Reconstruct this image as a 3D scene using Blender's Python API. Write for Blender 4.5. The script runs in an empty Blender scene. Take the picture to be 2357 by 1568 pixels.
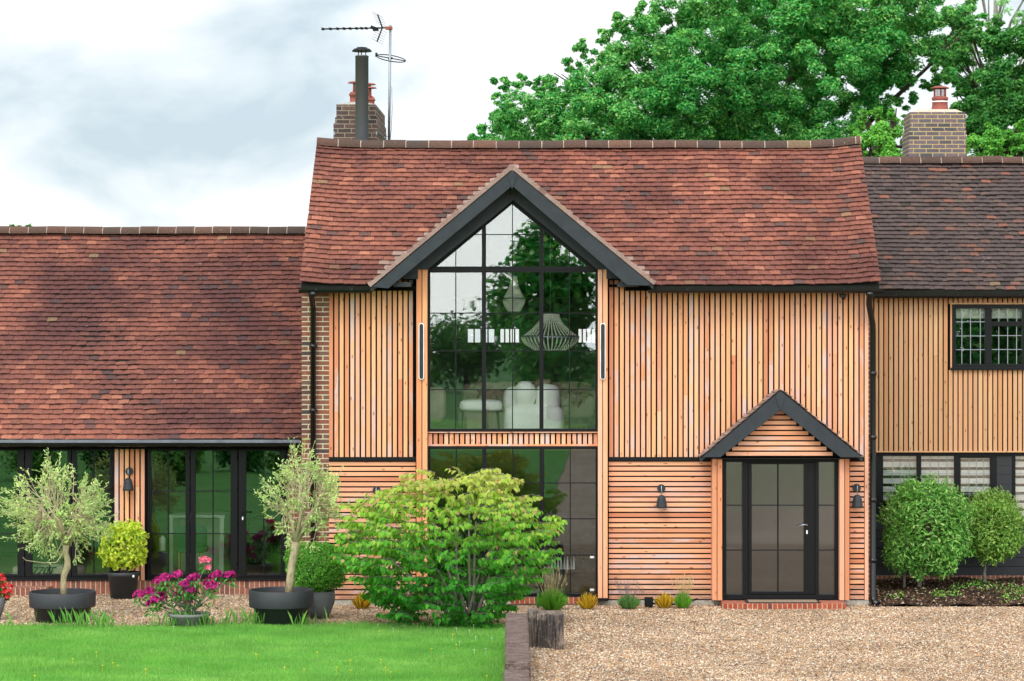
import bpy, math, random
import numpy as np
from mathutils import Vector
R = math.radians
rng = np.random.default_rng(7)
random.seed(7)
scene = bpy.context.scene
COL = scene.collection

# ---------------------------------------------------------------- camera
F, CX, CY, EYE, DIST = 6000.0, 1300.0, 784.0, 4.06, 40.0     # in pixels of a 2357 px wide picture / metres
cam_d = bpy.data.cameras.new('camera'); cam = bpy.data.objects.new('camera', cam_d); COL.objects.link(cam)
cam.location = (0, -DIST, EYE); cam.rotation_euler = (R(90), 0, 0)
cam_d.sensor_width = 36; cam_d.lens = 36*F/2357
cam_d.shift_x = (1178.5-CX)/2357; cam_d.shift_y = 0
cam_d.clip_end = 2000; cam_d.clip_start = 0.5
cam_d.dof.use_dof = True; cam_d.dof.focus_distance = 39.5; cam_d.dof.aperture_fstop = 3.2
scene.camera = cam
# ---------------------------------------------------------------- sky, sun, exposure
world = bpy.data.worlds.new("World"); scene.world = world; world.use_nodes = True
nt = world.node_tree; nt.nodes.clear()
def N(nt, t, **kw):
    n = nt.nodes.new(t)
    for k, v in kw.items():
        if k in n.inputs.keys(): n.inputs[k].default_value = v
        else: setattr(n, k, v)
    return n
SUN_EL, SUN_AZ = 48.0, 200.0
out = N(nt, 'ShaderNodeOutputWorld'); bg = N(nt, 'ShaderNodeBackground', Strength=0.12)
sky = N(nt, 'ShaderNodeTexSky', sky_type='NISHITA', sun_disc=False, sun_elevation=R(SUN_EL), sun_rotation=R(SUN_AZ))
tc = N(nt, 'ShaderNodeTexCoord'); mp = N(nt, 'ShaderNodeMapping')
mp.inputs['Scale'].default_value = (1, 1, 2.0); mp.inputs['Location'].default_value = (3.37, 0.0, 0.21)
nz = N(nt, 'ShaderNodeTexNoise', Scale=8.5, Detail=6.0, Roughness=0.5, Distortion=0.3)
rp = N(nt, 'ShaderNodeValToRGB')
e = rp.color_ramp.elements
e[0].position = 0.34; e[0].color = (4.4, 5.3, 5.9, 1)
e[1].position = 0.60; e[1].color = (8.6, 8.6, 8.6, 1)
m_ = rp.color_ramp.elements.new(0.46); m_.color = (6.9, 7.4, 7.7, 1)
mx = N(nt, 'ShaderNodeMix', data_type='RGBA'); mx.inputs[0].default_value = 0.93
nt.links.new(tc.outputs['Generated'], mp.inputs['Vector']); nt.links.new(mp.outputs[0], nz.inputs['Vector'])
nt.links.new(nz.outputs['Fac'], rp.inputs['Fac']); nt.links.new(sky.outputs[0], mx.inputs[6]); nt.links.new(rp.outputs[0], mx.inputs[7])
# an overcast sky is brighter overhead than at the horizon
sxyz = N(nt, 'ShaderNodeSeparateXYZ'); nt.links.new(tc.outputs['Generated'], sxyz.inputs[0])
mr = N(nt, 'ShaderNodeMapRange'); mr.inputs[1].default_value = 0.15; mr.inputs[2].default_value = 0.9; mr.inputs[3].default_value = 1.0; mr.inputs[4].default_value = 1.5
nt.links.new(sxyz.outputs[2], mr.inputs[0])
# and brighter towards the veiled sun, behind the camera
mr2 = N(nt, 'ShaderNodeMapRange'); mr2.inputs[1].default_value = 0.1; mr2.inputs[2].default_value = -1.0; mr2.inputs[3].default_value = 1.0; mr2.inputs[4].default_value = 2.6
nt.links.new(sxyz.outputs[1], mr2.inputs[0])
mm_ = N(nt, 'ShaderNodeMath', operation='MULTIPLY'); nt.links.new(mr.outputs[0], mm_.inputs[0]); nt.links.new(mr2.outputs[0], mm_.inputs[1])
vm = N(nt, 'ShaderNodeVectorMath', operation='SCALE'); nt.links.new(mx.outputs[2], vm.inputs[0]); nt.links.new(mm_.outputs[0], vm.inputs['Scale'])
nt.links.new(vm.outputs[0], bg.inputs['Color']); nt.links.new(bg.outputs[0], out.inputs[0])
sd = bpy.data.lights.new('sun', 'SUN'); sd.energy = 1.1; sd.angle = R(14); sd.color = (1, .96, .9)
sun = bpy.data.objects.new('sun', sd); COL.objects.link(sun)
sdir = Vector((math.sin(R(SUN_AZ))*math.cos(R(SUN_EL)), math.cos(R(SUN_AZ))*math.cos(R(SUN_EL)), math.sin(R(SUN_EL))))
sun.rotation_euler = sdir.to_track_quat('Z', 'Y').to_euler(); sun.location = sdir*60
scene.view_settings.view_transform = 'Standard'; scene.view_settings.look = 'None'
scene.view_settings.exposure = 0.26; scene.view_settings.gamma = 1
scene.cycles.max_bounces = 7; scene.cycles.transparent_max_bounces = 16

# ---------------------------------------------------------------- helpers
def PX(px, y=0.0): return (px-CX)/F*(DIST+y)
def PZ(py, y=0.0): return EYE+(CY-py)/F*(DIST+y)
def P(px, py, y=0.0): return Vector((PX(px, y), y, PZ(py, y)))

def hexc(h):
    h = h.lstrip('#'); c = [int(h[i:i+2], 16)/255 for i in (0, 2, 4)]
    return tuple((x/12.92 if x <= .04045 else ((x+.055)/1.055)**2.4) for x in c)+(1,)

ROOT = {}          # thing name -> origin
class MB:
    """collects faces, then links them as one mesh object"""
    def __init__(s): s.v = []; s.f = []; s.r = []; s.sm = []
    def add(s, vs, fs, r=None, smooth=False):
        b = len(s.v); s.v.extend([tuple(v) for v in vs])
        if r is None: r = (random.random(), random.random(), random.random())
        for f in fs:
            s.f.append(tuple(b+i for i in f)); s.r.append(r); s.sm.append(smooth)
        return s
    def box(s, x0, x1, y0, y1, z0, z1, r=None):
        if x0 > x1: x0, x1 = x1, x0
        if y0 > y1: y0, y1 = y1, y0
        if z0 > z1: z0, z1 = z1, z0
        vs = [(x0,y0,z0),(x1,y0,z0),(x1,y1,z0),(x0,y1,z0),(x0,y0,z1),(x1,y0,z1),(x1,y1,z1),(x0,y1,z1)]
        return s.add(vs, [(0,3,2,1),(4,5,6,7),(0,1,5,4),(1,2,6,5),(2,3,7,6),(3,0,4,7)], r)
    def pb(s, X0, X1, Y0, Y1, ya, yb, r=None):
        """box whose front face (depth ya) spans the given outline, extruded back to yb"""
        return s.box(PX(X0, ya), PX(X1, ya), ya, yb, PZ(Y0, ya), PZ(Y1, ya), r)
    def prism(s, pts, d, r=None):
        """closed polygon pts (Vectors, one plane) extruded by vector d"""
        n = len(pts); d = Vector(d)
        vs = [Vector(p) for p in pts]+[Vector(p)+d for p in pts]
        fs = [tuple(range(n)), tuple(range(2*n-1, n-1, -1))]+[(i, i+n, (i+1) % n+n, (i+1) % n) for i in range(n)]
        return s.add(vs, fs, r)
    def tube(s, pts, rad, n=8, cap=True, r=None, smooth=True):
        pts = [Vector(p) for p in pts]
        if not hasattr(rad, '__len__'): rad = [rad]*len(pts)
        vs = []; prev = None
        for i, p in enumerate(pts):
            t = (pts[min(i+1, len(pts)-1)]-pts[max(i-1, 0)])
            if t.length < 1e-9: t = Vector((0, 0, 1))
            t.normalize()
            if prev is None: a = Vector((0, 0, 1)) if abs(t.z) < .9 else Vector((1, 0, 0))
            else: a = prev
            u = (a-t*a.dot(t)).normalized(); prev = u; w = t.cross(u)
            for k in range(n):
                an = 2*math.pi*k/n
                vs.append(p+(u*math.cos(an)+w*math.sin(an))*rad[i])
        fs = []
        for i in range(len(pts)-1):
            for k in range(n):
                k2 = (k+1) % n
                fs.append((i*n+k, i*n+k2, (i+1)*n+k2, (i+1)*n+k))
        if r is None: r = (random.random(), random.random(), random.random())
        s.add(vs, fs, r, smooth)
        if cap:
            b = len(s.v)-len(vs)
            s.f.append(tuple(b+k for k in range(n-1, -1, -1))); s.r.append(r); s.sm.append(False)
            s.f.append(tuple(b+(len(pts)-1)*n+k for k in range(n))); s.r.append(r); s.sm.append(False)
        return s
    def lathe(s, c, prof, n=32, r=None, smooth=True, sx=1, sy=1):
        c = Vector(c); vs = []
        for (q, z) in prof:
            for k in range(n):
                a = 2*math.pi*k/n
                vs.append((c.x+q*math.cos(a)*sx, c.y+q*math.sin(a)*sy, c.z+z))
        fs = []
        for i in range(len(prof)-1):
            for k in range(n):
                k2 = (k+1) % n
                fs.append((i*n+k, i*n+k2, (i+1)*n+k2, (i+1)*n+k))
        return s.add(vs, fs, r, smooth)
    def ball(s, c, rx, ry=None, rz=None, n=12, m=8, r=None, p=1.0):
        ry = rx if ry is None else ry; rz = rx if rz is None else rz
        c = Vector(c); vs = []
        def sp(x): return math.copysign(abs(x)**p, x)
        for i in range(m+1):
            t = math.pi*i/m-math.pi/2
            for k in range(n):
                a = 2*math.pi*k/n
                vs.append((c.x+rx*sp(math.cos(t))*sp(math.cos(a)), c.y+ry*sp(math.cos(t))*sp(math.sin(a)), c.z+rz*sp(math.sin(t))))
        fs = [(i*n+k, i*n+(k+1) % n, (i+1)*n+(k+1) % n, (i+1)*n+k) for i in range(m) for k in range(n)]
        return s.add(vs, fs, r, True)
    def build(s, name, mat, parent=None, bevel=0):
        me = bpy.data.meshes.new(name)
        o0 = Vector((0, 0, 0))
        if parent is not None: o0 = parent['_o'] if '_o' in parent else Vector((0, 0, 0)); o0 = Vector(o0)
        me.from_pydata([(v[0]-o0.x, v[1]-o0.y, v[2]-o0.z) for v in s.v], [], s.f)
        at = me.attributes.new('rv', 'FLOAT_VECTOR', 'FACE')
        at.data.foreach_set('vector', [x for q in s.r for x in q])
        me.polygons.foreach_set('use_smooth', s.sm)
        me.materials.append(mat); me.update()
        o = bpy.data.objects.new(name, me); COL.objects.link(o)
        if parent is not None: o.parent = parent; o['_o'] = list(o0)
        if parent is not None and parent.type == 'MESH': pass
        if bevel:
            b = o.modifiers.new('bevel', 'BEVEL'); b.width = bevel; b.segments = 2; b.limit_method = 'ANGLE'
        return o

def thing(name, label, cat, loc=(0, 0, 0), group=None):
    o = bpy.data.objects.new(name, None); COL.objects.link(o); o.location = loc
    o.empty_display_size = .1
    o['label'] = label; o['category'] = cat; o['_o'] = list(loc)
    if group: o['group'] = group
    return o
def tag(o, label, cat, group=None, kind=None):
    if label: o['label'] = label
    if cat: o['category'] = cat
    if group: o['group'] = group
    if kind: o['kind'] = kind
    return o
def copy_tree(src, loc, label=None, rz=None, scale=None):
    def rec(o, par):
        c = o.copy(); COL.objects.link(c)
        if par is not None: c.parent = par
        for ch in list(o.children): rec(ch, c)
        return c
    r = rec(src, None); r.location = loc
    if label: r['label'] = label
    if rz is not None: r.rotation_euler = (0, 0, rz)
    if scale is not None: r.scale = (scale,)*3 if not hasattr(scale, '__len__') else scale
    return r

def fast_mesh(name, V, Fc, rv, mat, parent=None, smooth=False):
    """V (n,3), Fc (m,k) equal-sized faces, rv (m,3)"""
    me = bpy.data.meshes.new(name)
    V = np.asarray(V, dtype=np.float32)
    if parent is not None and '_o' in parent: V = V-np.array(list(parent['_o']), dtype=np.float32)
    m, k = Fc.shape
    me.vertices.add(len(V)); me.vertices.foreach_set('co', V.ravel())
    me.loops.add(m*k); me.loops.foreach_set('vertex_index', Fc.astype(np.int32).ravel())
    me.polygons.add(m); me.polygons.foreach_set('loop_start', np.arange(0, m*k, k, dtype=np.int32))
    me.polygons.foreach_set('loop_total', np.full(m, k, dtype=np.int32))
    if smooth: me.polygons.foreach_set('use_smooth', np.ones(m, dtype=bool))
    at = me.attributes.new('rv', 'FLOAT_VECTOR', 'FACE'); at.data.foreach_set('vector', rv.astype(np.float32).ravel())
    me.materials.append(mat); me.update(calc_edges=True)
    o = bpy.data.objects.new(name, me); COL.objects.link(o)
    if parent is not None: o.parent = parent; o['_o'] = list(parent['_o']) if '_o' in parent else [0, 0, 0]
    return o

def norm(a): return a/np.maximum(np.linalg.norm(a, axis=1, keepdims=True), 1e-9)
def leaves(name, C, D, Nn, L, W, mat, parent=None, rv=None, curl=.15):
    """C centres, D leaf direction, Nn leaf normal, L length, W width: six-point folded leaves"""
    n = len(C); D = norm(D); S = norm(np.cross(D, Nn)); U = np.cross(S, D)
    L = np.broadcast_to(L, (n,))[:, None]; W = np.broadcast_to(W, (n,))[:, None]
    a = C-D*L*.5; b = C+D*L*.5-U*L*curl; m1 = C-D*L*.08
    l1 = m1+S*W*.5+U*W*.18; r1 = m1-S*W*.5+U*W*.18; c2 = C+D*L*.22-U*L*curl*.3
    l2 = c2+S*W*.36+U*W*.12; r2 = c2-S*W*.36+U*W*.12
    V = np.stack([a, l1, l2, b, r2, r1], 1).reshape(-1, 3)
    i = np.arange(n)[:, None]*6
    Fc = np.concatenate([i+np.array([[0, 1, 2, 3]]), i+np.array([[0, 3, 4, 5]])], 0)
    if rv is None: rv = rng.random((n, 3))
    return fast_mesh(name, V, Fc, np.concatenate([rv, rv], 0), mat, parent)
def rhombs(name, C, D, Nn, L, W, mat, parent=None, rv=None):
    n = len(C); D = norm(D); S = norm(np.cross(D, Nn))
    L = np.broadcast_to(L, (n,))[:, None]; W = np.broadcast_to(W, (n,))[:, None]
    V = np.stack([C-D*L*.5, C+S*W*.5, C+D*L*.5, C-S*W*.5], 1).reshape(-1, 3)
    Fc = np.arange(n)[:, None]*4+np.array([[0, 1, 2, 3]])
    if rv is None: rv = rng.random((n, 3))
    return fast_mesh(name, V, Fc, rv, mat, parent)
def rdir(n): return norm(rng.normal(size=(n, 3)))

# ---------------------------------------------------------------- materials
def newmat(name):
    m = bpy.data.materials.new(name); m.use_nodes = True
    nt = m.node_tree; nt.nodes.clear()
    o = nt.nodes.new('ShaderNodeOutputMaterial')
    return m, nt, o
def L_(nt, a, b): nt.links.new(a, b)
def mixc(nt, fac, a, b, mode='MIX'):
    n = nt.nodes.new('ShaderNodeMix'); n.data_type = 'RGBA'; n.blend_type = mode
    for i, v in ((0, fac), (6, a), (7, b)):
        if isinstance(v, (int, float)): n.inputs[i].default_value = v
        elif isinstance(v, tuple): n.inputs[i].default_value = v
        else: nt.links.new(v, n.inputs[i])
    return n.outputs[2]
def ramp(nt, fac, stops, interp='LINEAR'):
    n = nt.nodes.new('ShaderNodeValToRGB'); n.color_ramp.interpolation = interp
    el = n.color_ramp.elements
    while len(el) > 1: el.remove(el[-1])
    el[0].position = stops[0][0]; el[0].color = stops[0][1]
    for p, c in stops[1:]:
        x = el.new(p); x.color = c
    if not isinstance(fac, (int, float)): nt.links.new(fac, n.inputs[0])
    return n.outputs[0]
def noise(nt, vec, scale, detail=3, rough=.5, dist=0):
    n = nt.nodes.new('ShaderNodeTexNoise'); n.inputs['Scale'].default_value = scale
    n.inputs['Detail'].default_value = detail; n.inputs['Roughness'].default_value = rough; n.inputs['Distortion'].default_value = dist
    if vec is not None: nt.links.new(vec, n.inputs['Vector'])
    return n.outputs[0]
def pos(nt, scale=(1, 1, 1), loc=(0, 0, 0)):
    g = nt.nodes.new('ShaderNodeNewGeometry'); m = nt.nodes.new('ShaderNodeMapping')
    m.inputs['Scale'].default_value = scale; m.inputs['Location'].default_value = loc
    nt.links.new(g.outputs['Position'], m.inputs[0]); return m.outputs[0]
def rv(nt):
    a = nt.nodes.new('ShaderNodeAttribute'); a.attribute_name = 'rv'
    s = nt.nodes.new('ShaderNodeSeparateXYZ'); nt.links.new(a.outputs['Vector'], s.inputs[0])
    return s.outputs[0], s.outputs[1], s.outputs[2], a.outputs['Vector']
def mth(nt, op, a, b=None, c=None):
    n = nt.nodes.new('ShaderNodeMath'); n.operation = op
    for i, v in enumerate((a, b, c)):
        if v is None: continue
        if isinstance(v, (int, float)): n.inputs[i].default_value = v
        else: nt.links.new(v, n.inputs[i])
    return n.outputs[0]
def bump(nt, h, strength=.3, dist=.01):
    n = nt.nodes.new('ShaderNodeBump'); n.inputs['Strength'].default_value = strength; n.inputs['Distance'].default_value = dist
    nt.links.new(h, n.inputs['Height']); return n.outputs[0]
def princ(nt, out, col, rough=.6, metal=0, spec=.5, bmp=None):
    b = nt.nodes.new('ShaderNodeBsdfPrincipled')
    if isinstance(col, tuple): b.inputs['Base Color'].default_value = col
    else: nt.links.new(col, b.inputs['Base Color'])
    if isinstance(rough, (int, float)): b.inputs['Roughness'].default_value = rough
    else: nt.links.new(rough, b.inputs['Roughness'])
    b.inputs['Metallic'].default_value = metal; b.inputs['Specular IOR Level'].default_value = spec
    if bmp is not None: nt.links.new(bmp, b.inputs['Normal'])
    nt.links.new(b.outputs[0], out.inputs[0]); return b
def plain(name, h, rough=.6, metal=0, spec=.5, var=.12, scale=6, bs=0):
    m, nt, o = newmat(name); c = hexc(h) if isinstance(h, str) else h
    n = noise(nt, pos(nt), scale, 4, .6)
    d = tuple(x*(1-var) for x in c[:3])+(1,); l = tuple(min(1, x*(1+var)) for x in c[:3])+(1,)
    col = ramp(nt, n, [(.3, d), (.7, l)])
    bm = bump(nt, noise(nt, pos(nt), 120, 3), bs, .003) if bs else None
    princ(nt, o, col, rough, metal, spec, bm); return m

def wood(name, axis, cols, grey=.5, dark_low=False):
    """larch battens: each batten its own tone, stretched grain, knots, weathered grey bloom"""
    m, nt, o = newmat(name); a, b, c, vec = rv(nt)
    sc = {'z': (60, 60, 2.2), 'x': (2.2, 60, 60)}[axis]
    g = nt.nodes.new('ShaderNodeNewGeometry')
    va = nt.nodes.new('ShaderNodeVectorMath'); va.operation = 'MULTIPLY_ADD'
    L_(nt, vec, va.inputs[0]); va.inputs[1].default_value = (5, 5, 5); L_(nt, g.outputs['Position'], va.inputs[2])
    mp1 = nt.nodes.new('ShaderNodeMapping'); mp1.inputs['Scale'].default_value = sc; L_(nt, va.outputs[0], mp1.inputs[0])
    grain = noise(nt, mp1.outputs[0], 1.0, 4, .6, .6)
    base = ramp(nt, a, [(i/(len(cols)-1), hexc(k)) for i, k in enumerate(cols)])
    col = mixc(nt, ramp(nt, grain, [(.35, (0, 0, 0, 1)), (.75, (.5, .5, .5, 1))]), base, hexc('B87446'), 'MIX')
    # slow tone drift along the board
    mp2 = nt.nodes.new('ShaderNodeMapping'); mp2.inputs['Scale'].default_value = {'z': (4, 4, .9), 'x': (.9, 4, 4)}[axis]; L_(nt, va.outputs[0], mp2.inputs[0])
    dr = noise(nt, mp2.outputs[0], 1.0, 3, .5)
    col = mixc(nt, ramp(nt, dr, [(.45, (0, 0, 0, 1)), (.75, (.55, .55, .55, 1))]), col, hexc('DFA07C'))
    # weathered patches
    gn = mth(nt, 'MULTIPLY', ramp(nt, noise(nt, mp2.outputs[0], 1.6, 4, .65), [(.46, (0, 0, 0, 1)), (.60, (1, 1, 1, 1))]), mth(nt, 'MULTIPLY', ramp(nt, b, [(.45, (0, 0, 0, 1)), (.85, (1, 1, 1, 1))]), grey))
    col = mixc(nt, gn, col, hexc('C6B6B4'))
    # knots
    vo = nt.nodes.new('ShaderNodeTexVoronoi'); vo.inputs['Scale'].default_value = 1
    mp3 = nt.nodes.new('ShaderNodeMapping'); mp3.inputs['Scale'].default_value = {'z': (12, 12, 4.5), 'x': (4.5, 12, 12)}[axis]; L_(nt, va.outputs[0], mp3.inputs[0])
    L_(nt, mp3.outputs[0], vo.inputs['Vector'])
    kn = ramp(nt, vo.outputs['Distance'], [(.07, (1, 1, 1, 1)), (.17, (0, 0, 0, 1))])
    col = mixc(nt, mth(nt, 'MULTIPLY', kn, .75), col, hexc('7A3F20'))
    if dark_low:
        # lowest boards darker and greyer, fading upwards with a ragged outline
        sx = nt.nodes.new('ShaderNodeSeparateXYZ'); L_(nt, g.outputs['Position'], sx.inputs[0])
        h = mth(nt, 'ADD', sx.outputs[2], mth(nt, 'MULTIPLY', noise(nt, pos(nt, (3, 3, 9)), 1.5, 4), 1.1))
        st = ramp(nt, h, [(.62, (.8, .8, .8, 1)), (1.35, (0, 0, 0, 1))])
        col = mixc(nt, mth(nt, 'MULTIPLY', st, mth(nt, 'ADD', noise(nt, mp1.outputs[0], .6, 3), .15)), col, hexc('66554C'))
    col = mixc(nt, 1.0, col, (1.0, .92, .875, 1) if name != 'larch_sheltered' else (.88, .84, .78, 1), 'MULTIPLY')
    bm = bump(nt, grain, .25, .002)
    princ(nt, o, col, .62, 0, .35, bm); return m
WOODC = ['D2895C', 'E6AC7C', 'EEBC8C', 'DCA68C', 'E2BAA0', 'C9805A', 'F2C896', 'D6A898', 'E8B084', 'AC6C50']
M = {}
M['wood_v'] = wood('larch_vertical', 'z', WOODC, .9)
M['wood_h'] = wood('larch_horizontal', 'x', ['D6966C', 'E4AC84', 'DAA48C', 'E8B48A', 'D8A892', 'ECBC90', 'BC7C5E'], .9, True)
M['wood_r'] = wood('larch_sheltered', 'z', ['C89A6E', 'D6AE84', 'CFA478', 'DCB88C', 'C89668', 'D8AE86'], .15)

def tile_mat(name, cols, darkc, dark_lo, dark_hi, patch, offs=(0, 0, 0), lichen=.5, patchc='3A1C20'):
    m, nt, o = newmat(name); a, b, c, vec = rv(nt)
    base = ramp(nt, a, cols)
    big = noise(nt, pos(nt, (1, 1, 1), offs), .55, 3, .55, .4)
    big2 = noise(nt, pos(nt, (.6, 1, 1.8), offs), 1.7, 3, .6)
    pf = mth(nt, 'MULTIPLY', ramp(nt, mth(nt, 'ADD', mth(nt, 'MULTIPLY', big, .7), mth(nt, 'MULTIPLY', big2, .3)), [(dark_lo, (0, 0, 0, 1)), (dark_hi, (1, 1, 1, 1))]), patch)
    col = mixc(nt, pf, base, hexc(patchc))
    # odd black/blue tiles
    col = mixc(nt, ramp(nt, b, [(.955, (0, 0, 0, 1)), (.965, (.7, .7, .7, 1))]), col, hexc(darkc))
    # odd pale ochre ones
    col = mixc(nt, ramp(nt, c, [(.991, (0, 0, 0, 1)), (.994, (.5, .5, .5, 1))]), col, hexc('96805E'))
    fine = noise(nt, pos(nt), 38, 5, .7)
    col = mixc(nt, 1.0, col, ramp(nt, fine, [(.3, (.50, .49, .49, 1)), (.7, (1.10, 1.05, 1.0, 1))]), 'MULTIPLY')
    li = ramp(nt, noise(nt, pos(nt, (1, 1, 1), (3, 1, 2)), 17, 5, .65), [(.66, (0, 0, 0, 1)), (.72, (1, 1, 1, 1))])
    lb = ramp(nt, noise(nt, pos(nt), 1.1, 2), [(.42, (0, 0, 0, 1)), (.62, (1, 1, 1, 1))])
    col = mixc(nt, mth(nt, 'MULTIPLY', mth(nt, 'MULTIPLY', li, lb), lichen), col, hexc('B9B3A6'))
    princ(nt, o, col, .8, 0, .25, bump(nt, fine, .5, .004)); return m
RED = [(0, hexc('764C43')), (.25, hexc('8B5648')), (.5, hexc('965D4C')), (.75, hexc('805047')), (.92, hexc('A26652')), (1, hexc('B0745E'))]
M['tile_main'] = tile_mat('clay_tiles_main', RED, '4E4442', .44, .62, .75, (0, 0, 0), .7, '55322E')
M['tile_left'] = tile_mat('clay_tiles_wing', RED, '453C3E', .40, .60, .8, (4.2, 0, 3.1), .7, '4A2E30')
DK = [(0, hexc('524644')), (.3, hexc('5E504B')), (.6, hexc('504645')), (.85, hexc('66544E')), (.95, hexc('70554C')), (1, hexc('8E5C4C'))]
M['tile_right'] = tile_mat('clay_tiles_dark', DK, '35322F', .4, .66, .4, (9, 2, 0), .75, '3C3436')
PALE = [(0, hexc('8E766E')), (.5, hexc('A48C84')), (1, hexc('987C70'))]
M['tile_pale'] = tile_mat('clay_tiles_new', PALE, '7A6058', .6, .8, .2, (0, 0, 0), .3)
M['ridge'] = tile_mat('ridge_tiles', [(0, hexc('54423A')), (.4, hexc('66493E')), (.8, hexc('4C403A')), (1, hexc('7C5848'))], '4C4440', .45, .65, .6, (2, 0, 0), .8, '4A3F38')
M['mortar'] = plain('mortar', 'B7A894', .9, var=.25, scale=30)
M['black'] = plain('black_metal', '0A0B0C', .45, 0, .22, .1)
M['charcoal'] = plain('charcoal_paint', '2A2F33', .55, 0, .3, .2, 7, .25)
M['gutter'] = plain('black_plastic', '08090A', .25, 0, .45, .1)
M['membrane'] = plain('black_membrane', '0B0A0A', .9, 0, .1)
M['lead'] = plain('lead_flashing', '6E7078', .55, .4, .5, .2, 5)
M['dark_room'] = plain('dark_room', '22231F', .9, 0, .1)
M['room_wall'] = plain('room_wall', '62665A', .9, 0, .1)
M['room_floor'] = plain('room_floor', 'A89070', .6)
M['white_metal'] = plain('white_metal', 'E6E4E0', .4)
M['steel'] = plain('steel', '9EA2A6', .35, .8)
M['boucle'] = plain('boucle', 'FBFAF2', .95, 0, .1, .08, 40, .5)
M['bead'] = plain('wood_beads', 'F4F2E4', .6)
M['concrete'] = plain('concrete', 'A29C90', .9, var=.3, scale=14, bs=.4)
M['galv'] = plain('galvanised', '8E9298', .45, .7)
M['flue'] = plain('flue_steel', '6C6D70', .35, .35, .5, .05)
M['terracotta'] = plain('terracotta', '8C4A3E', .8, var=.25, scale=12)
M['blackwall'] = plain('black_board', '1D1F22', .55, var=.2)
M['soil'] = plain('soil', '2E2019', .95, var=.5, scale=25, bs=.9)
M['soilpot'] = plain('potting_soil', '241812', .95, var=.5, scale=25)
M['pot_dark'] = plain('pot_plastic', '2C2E31', .55, 0, .4, .12, 4, .1)
M['pot_grey'] = plain('pot_fibreclay', '65686A', .75, var=.2, scale=5, bs=.2)
M['pot_stone'] = plain('pot_stone', '6F706C', .8, var=.25, scale=9, bs=.3)
M['mat'] = plain('coir', '8A7560', .95, var=.3, scale=60, bs=.6)
M['mat_edge'] = plain('rubber', '1B1B1B', .8)
M['linen'] = plain('linen', 'C9B9A2', .9)
M['greenvelvet'] = plain('green_velvet', '2B5A47', .8)
M['oak_leg'] = plain('oak', 'B08A5C', .5)
M['pale_board'] = plain('pale_board', 'C9CDBE', .6)
M['pink_cush'] = plain('patterned_cushion', 'C99E93', .9, var=.4, scale=14)

def floral():
    m, nt, o = newmat('floral_fabric')
    n = noise(nt, pos(nt), 4.5, 3, .5, 1.2)
    col = ramp(nt, n, [(.36, hexc('2C5A44')), (.42, hexc('C9B49A')), (.58, hexc('CDBBA0')), (.64, hexc('B78A80')), (.72, hexc('C9B49A'))])
    princ(nt, o, col, .9); return m
M['floral'] = floral()

def brick_mat(name, c1, c2, mortar, dark, soldier=False, bw=.225, bh=.075):
    m, nt, o = newmat(name)
    g = nt.nodes.new('ShaderNodeNewGeometry'); s = nt.nodes.new('ShaderNodeSeparateXYZ'); L_(nt, g.outputs['Position'], s.inputs[0])
    u = mth(nt, 'ADD', s.outputs[0], s.outputs[1]); w = s.outputs[2]
    cb = nt.nodes.new('ShaderNodeCombineXYZ')
    L_(nt, w if soldier else u, cb.inputs[0]); L_(nt, u if soldier else w, cb.inputs[1])
    b = nt.nodes.new('ShaderNodeTexBrick'); L_(nt, cb.outputs[0], b.inputs['Vector'])
    b.inputs['Scale'].default_value = 1; b.inputs['Brick Width'].default_value = bw; b.inputs['Row Height'].default_value = bh
    b.inputs['Mortar Size'].default_value = .008; b.inputs['Mortar Smooth'].default_value = .2; b.inputs['Bias'].default_value = 0
    b.inputs['Color1'].default_value = (0, 0, 0, 1); b.inputs['Color2'].default_value = (1, 1, 1, 1); b.inputs['Mortar'].default_value = (.5, .5, .5, 1)
    if soldier: b.offset = 0
    col = ramp(nt, b.outputs['Color'], [(0, hexc(dark)), (.3, hexc(c1)), (.6, hexc(c2)), (.85, hexc(c1)), (1, hexc(dark))])
    fine = noise(nt, pos(nt), 30, 5, .7)
    col = mixc(nt, 1.0, col, ramp(nt, fine, [(.3, (.6, .6, .6, 1)), (.7, (1.3, 1.3, 1.3, 1))]), 'MULTIPLY')
    col = mixc(nt, b.outputs['Fac'], col, hexc(mortar))
    h = mth(nt, 'SUBTRACT', mth(nt, 'MULTIPLY', fine, .3), b.outputs['Fac'])
    princ(nt, o, col, .85, 0, .2, bump(nt, h, .7, .006)); return m
M['brick'] = brick_mat('old_brick', '8A5442', '6A544A', 'C8BA9C', '484040')
M['brick_ch'] = brick_mat('chimney_brick_old', '5E4A44', '6B5248', '8E8272', '453C3A')
M['brick_y'] = brick_mat('chimney_brick_yellow', '756468', '5C5A60', 'B29C68', '4E4C52')
M['brick_s'] = brick_mat('soldier_brick', '9A6552', '87503F', 'B5A08E', '6E463E', True, .4, .078)
M['brick_red'] = brick_mat('step_brick', 'A85640', '93422F', 'B09A80', '5E3836', True, .4, .075)

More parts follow.
